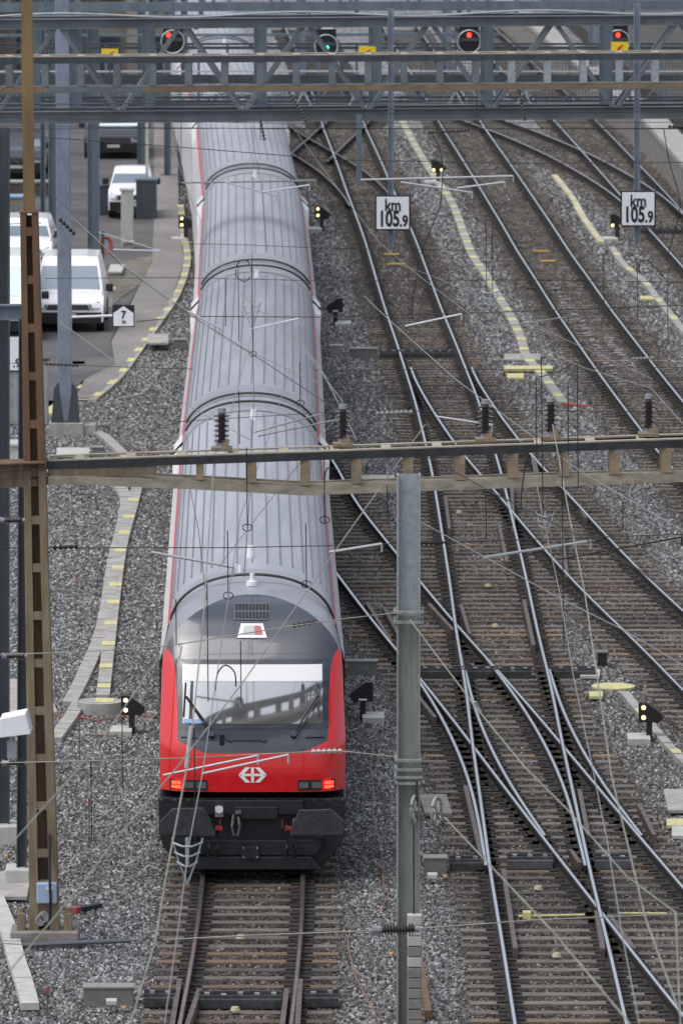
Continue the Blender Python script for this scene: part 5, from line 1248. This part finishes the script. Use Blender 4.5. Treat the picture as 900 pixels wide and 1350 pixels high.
wire([(515,345,6.7),(560,360,6.7),(620,385,6.6),(750,450,6.6),(860,500,6.6)], 'thin pale wire over the middle tracks below the km sign', M_WIREL, .007)
wire([(380,160,6.9),(450,255,6.8),(500,320,6.8),(560,370,6.8),(640,430,6.7)], 'thin pale wire passing behind the left km sign', M_WIREL, .007)
wire([(-5,188,7.4),(95,280,7.2),(160,350,7.1),(250,415,7.0),(330,465,7.0),(420,525,6.9),(500,575,6.8)], 'long dark diagonal wire from the upper left edge over the train roofs', r=.009)
wire([(100,290,7.2),(165,350,7.1),(240,405,7.0),(300,450,7.0),(420,505,6.9)], 'pale diagonal wire just right of the rusty mast top', M_WIREL, .009)
wire([(80,425,6.9),(150,475,6.8),(240,530,6.8),(330,580,6.8)], 'pale thin diagonal wire above the ballast left of the train', M_WIREL, .009)
wire([(226,190,7.0),(255,270,6.9),(280,325,6.8),(310,380,6.7),(420,480,6.6),(470,580,6.5)], 'pale slanting wire crossing the third coach roof', M_WIREL, .010)
wire([(180,1030,6.0),(430,730,6.0)], 'x', M_WIREG, .004) if False else None
wire([(452,540,Dd(110)),(415,585,Dd(109)),(340,680,Dd(106)),(290,745,Dd(104))], 'pale wire slanting from the second beam insulator over the roof', M_WIREL, .008)
wire([(385,430,Dd(125)),(415,480,Dd(120)),(452,530,Dd(110))], 'thin pale wire rising left from the second beam insulator', M_WIREL, .008)
wire([(330,165,6.9),(345,250,6.7),(352,330,6.5)], 'short dark dropper wire over the third coach', r=.008)
wire([(250,640,5.9),(262,700,5.9),(272,790,5.8)], 'thin dark wire hanging above the left roof edge', r=.007)
# verticalish droppers and jumper loops
def dropper(px, py0, py1, D, label, m=M_WIRE, r=.008, loop=False):
    a = PD(px, py0, D); b = PD(px+(py1-py0)*.01, py1, D); mb = MB(); mb.tube([a, b], r, 5)
    if loop: mb.tube([b+Vector((.07*math.cos(t), 0, .05*math.sin(t)+.05)) for t in np.linspace(0,6.28,12)], r, 5)
    tag(mb.build('dropper', m, origin=a), label, 'wire', 'droppers hanging in the overhead wires')
for px, py0, py1, D, lb, lp_ in [(315,515,585,118,'dark dropper over the roof left of the beam insulator',0),(297,368,430,140,'dark dropper over the second coach, left',0),(314,350,450,140,'dark bent dropper over the second coach',0),
    (395,478,535,130,'dropper with ring near the right roof edge, second coach',1),(300,700,790,104,'dropper with ring above the cab roof, left',1),(403,690,775,104,'dropper with ring above the cab roof, right',1),
    (325,590,700,107,'dropper with ring below the beam over the train',1),(427,600,690,107,'dropper with ring at the right roof edge',1),(640,290,400,140,'dark dropper above the middle trough, left strand',0),(648,290,395,140,'dark dropper above the middle trough, right strand',0),
    (706,500,600,108,'dark dropper crossing the front beam near the fourth insulator, left strand',0),(713,470,680,106,'dark dropper crossing the front beam near the fourth insulator, right strand',0),(760,480,640,108,'long dark dropper right of the fourth beam insulator',0),
    (748,505,600,108,'short dark dropper right of the fourth beam insulator',0),(839,345,420,140,'dark dropper over the right trough',0),(879,370,455,140,'dark dropper nearest the right edge',0),(795,340,400,140,'thin dropper over the right middle track',0),
    (820,660,700,106,'thin dropper over the ballast at right',0),(740,600,860,100,'thin dark dropper over the right slip',0),(343,155,185,156,'dropper insulator string over the fourth coach',0),(332,340,470,140,'dark dropper in the middle of the second coach roof',1),
    (161,945,1040,104,'dark thin rod hanging beside the left dwarf signal',0),(120,1000,1110,104,'dark thin rod hanging left of the train nose',0),(232,790,850,104,'dark strand over the left hood',0),(273,770,925,103,'dark strand over the left windscreen side',0),(317,845,930,103,'dark strand over the windscreen middle',0),
    (256,960,1140,101,'dark strand over the red nose near the section insulator',0),(510,640,690,106,'dark strand beside the steel mast top',0),(640,655,710,104,'dark thin strand over the middle track below the beam',0)]:
    dropper(px, py0, py1, D, lb, loop=bool(lp_))
def jumper(pts, D, label, r=.011, m=M_WIRE):
    ps = [PD(x, y, D) for x, y in pts]; Q = []
    for i in range(len(ps)-1):
        p0, p1, p2, p3 = ps[max(i-1,0)], ps[i], ps[i+1], ps[min(i+2,len(ps)-1)]
        for j in range(6): t = j/6; Q.append(.5*((2*p1)+(-p0+p2)*t+(2*p0-5*p1+4*p2-p3)*t*t+(-p0+3*p1-3*p2+p3)*t**3))
    Q.append(ps[-1]); mb = MB(); mb.tube(Q, r, 5); tag(mb.build('jumper_cable', m, origin=ps[0]), label, 'cable', 'looping jumper cables')
jumper([(284,910),(287,888),(297,877),(309,886),(311,905)], 104, 'black looped jumper cable in front of the windscreen')
jumper([(311,352),(318,343),(328,346),(332,362),(322,371),(312,364),(311,355)], 145, 'black looped jumper cable above the second coach roof end')
jumper([(570,178),(580,200),(583,230),(578,275),(562,315),(555,335)], 155, 'long black jumper cable hanging left of the middle right track')
jumper([(874,170),(882,215),(895,262),(890,300),(878,340)], 155, 'long black jumper cable hanging at the right edge')
jumper([(710,497),(735,490),(757,477)], 125, 'black jumper cable beside the yellow slab')
jumper([(842,360),(843,346),(852,343),(862,352),(876,368)], 140, 'black jumper cable above the right trough')
jumper([(845,410),(848,440),(860,450)], 138, 'short black jumper strand above the right ballast') if False else None
jumper([(551,345),(548,370),(543,400),(543,420)], 140, 'black jumper strand over the track below the left km sign')
jumper([(695,600),(688,640),(686,672)], 106, 'black jumper strand right below the front beam')
jumper([(445,620),(431,618),(427,640),(428,660)], 108, 'black jumper loop at the train side below the beam')
# registration arms (light tubes)
def arm(a, b, D, label, r=.02, m=M_WHITEPIPE, D1=None):
    mb = MB(); A = PD(*a, D); B = PD(*b, D1 or D); mb.tube([A, B], r, 8); mb.tube([B, B-Vector((0,0,.12))], .014, 6); tag(mb.build('registration_arm', m, origin=A), label, 'arm', 'registration arms of the overhead line')
arm((475,237),(676,232),158.5,'long pale tube across below the truss right of the km post'); arm((528,240),(622,254),158,'pale arm slanting down right of the left km post'); arm((602,248),(665,240),158,'short pale arm above the middle right track')
arm((240,241),(416,238),158.5,'dark tube across the third coach roof', m=M_GALVD); arm((297,240),(364,258),158,'white arm slanting over the third coach roof'); arm((347,253),(408,244),158,'short white arm over the right side of the third coach roof')
arm((200,728),(308,748),110,'pale arm slanting over the roof hood'); arm((434,728),(503,717),110,'pale arm right of the roof hood'); arm((637,735),(778,713),110,'pale arm across the slip rails on the right',D1=111); arm((735,738),(898,708),110.5,'thin pale arm near the right edge', r=.012, m=M_WIRE)
arm((215,1022),(340,996),103,'upper pale tube crossing the red nose above the logo',r=.015); arm((266,1020),(380,995),102.5,'lower pale tube crossing the red nose above the logo',r=.015)
arm((330,434),(394,420),145,'pale arm over the second coach roof'); arm((534,430),(608,414),145,'pale arm over the middle track below the km sign'); arm((650,432),(745,418),146,'thin pale arm left of the right middle track', r=.012, m=M_GALVD)
arm((335,570),(425,545),112,'thin dark arm over the roof joint by the beam, upper', r=.012, m=M_GALVD); arm((340,575),(450,552),112,'thin dark arm over the roof joint by the beam, lower', r=.012, m=M_GALVD)
arm((574,549),(648,560),112,'pale arm right of the middle beam insulator', r=.016); arm((130,306),(240,304) if False else (213,331),170,'pale arm beside the blue grey column in the yard', r=.012)
arm((150,329),(212,331),168,'short white arm above the mossy patch') ; arm((248,560-150),(290,433),140,'white rod hanging over the left roof edge, second coach')
# strain insulator strings (dark)
def sstring(a, b, D, label, r=.035, m=M_INS):
    A = PD(*a, D); B = PD(*b, D); n = max(5, int((B-A).length/.07)); mb = MB(); pts = []; rr_ = []
    for i in range(n):
        for q, k in ((0,.4),(.3,1.),(.6,1.),(.8,.4)): pts.append(A.lerp(B, (i+q)/n)); rr_.append(r*k)
    mb.tube(pts, rr_, 8); tag(mb.build('strain_insulator', m, origin=A), label, 'insulator', 'small ribbed strain insulators in the wires')
sstring((563,175),(620,172),156,'dark strain insulator above the jumper cable under the truss'); sstring((880,167),(905,168),156,'dark strain insulator at the right edge under the truss'); sstring((385,825),(418,819),101,'dark strain insulator at the right side of the hood wire')
sstring((495,545),(545,543),118,'strain insulator above the beam between tracks',m=M_WIREL); sstring((410,991),(452,990),101,'grey strain insulator right of the red nose',m=M_WHITEPIPE); sstring((552,716),(592,715),111,'strain insulator right of the steel mast',m=M_WIRE)
sstring((832,473),(862,472),150,'pale strain insulator on the right middle track',m=M_WIREL); sstring((60,480),(105,482),150,'brown strain insulator beside the flared column',m=M_INS); sstring((70,722),(105,721),112,'dark strain insulator right of the rusty mast',m=M_WIRE)
sstring((78,288),(100,310),120,'reddish turnbuckle in the diagonal wire near the rusty mast top',m=M_WIRE); sstring((343,158),(349,186),157,'dark insulator hanging under the truss above the train'); sstring((375,112),(405,160),157,'dark long insulator hanging slanted right of the train roof'); sstring((682,112),(692,160),157,'dark long insulator hanging under the truss over the right tracks'); sstring((628,112),(628,155),157,'dark strand hanging under the truss at mid right', r=.015); sstring((625,925),(633,940),98,'grey clamp in the diagonal wire over the slip',m=M_GALVD)
# section insulators (white frames)
def secins(px, py, D, sc, label):
    c = PD(px, py, D); root = thing('section_insulator', label, 'insulator', c)
    mb = MB()
    for k in range(3):
        z = .12*sc-.11*sc*k; w_ = (.17-.03*k)*sc
        mb.tube([c+Vector((-w_,0,z+.03*sc)), c+Vector((-w_*.3,-.1,z)), c+Vector((w_*.3,-.1,z)), c+Vector((w_,0,z+.03*sc))], .010*sc, 5)
    for s_ in (-1,1): mb.tube([c+Vector((s_*.17*sc,0,.2*sc)), c+Vector((s_*.1*sc,0,-.05*sc)), c+Vector((0,0,-.32*sc))], .009*sc, 5)
    mb.tube([c+Vector((0,0,.2*sc)), c+Vector((0,0,-.1*sc))], .02*sc, 6)
    mb.build('frame', M_GALV, root)
secins(247, 1128, 82, 1.0, 'white metal section insulator hanging in front of the left buffer'); secins(718, 688, 104, .75, 'white metal section insulator over the slip tracks below the beam'); secins(646, 394, 140, 1.0, 'dark section insulator beside the yellow barred trough'); secins(332, 412, 142, 1.0, 'dark section insulator over the second coach roof')
mb = MB(); mb.tube([PD(252,958,101.), PD(246,1012,101.)], .03, 8); tag(mb.build('insulating_rod', M_WHITEPIPE, origin=PD(252,958,101.)), 'thick white insulating rod hanging in front of the windscreen bottom', 'rod')
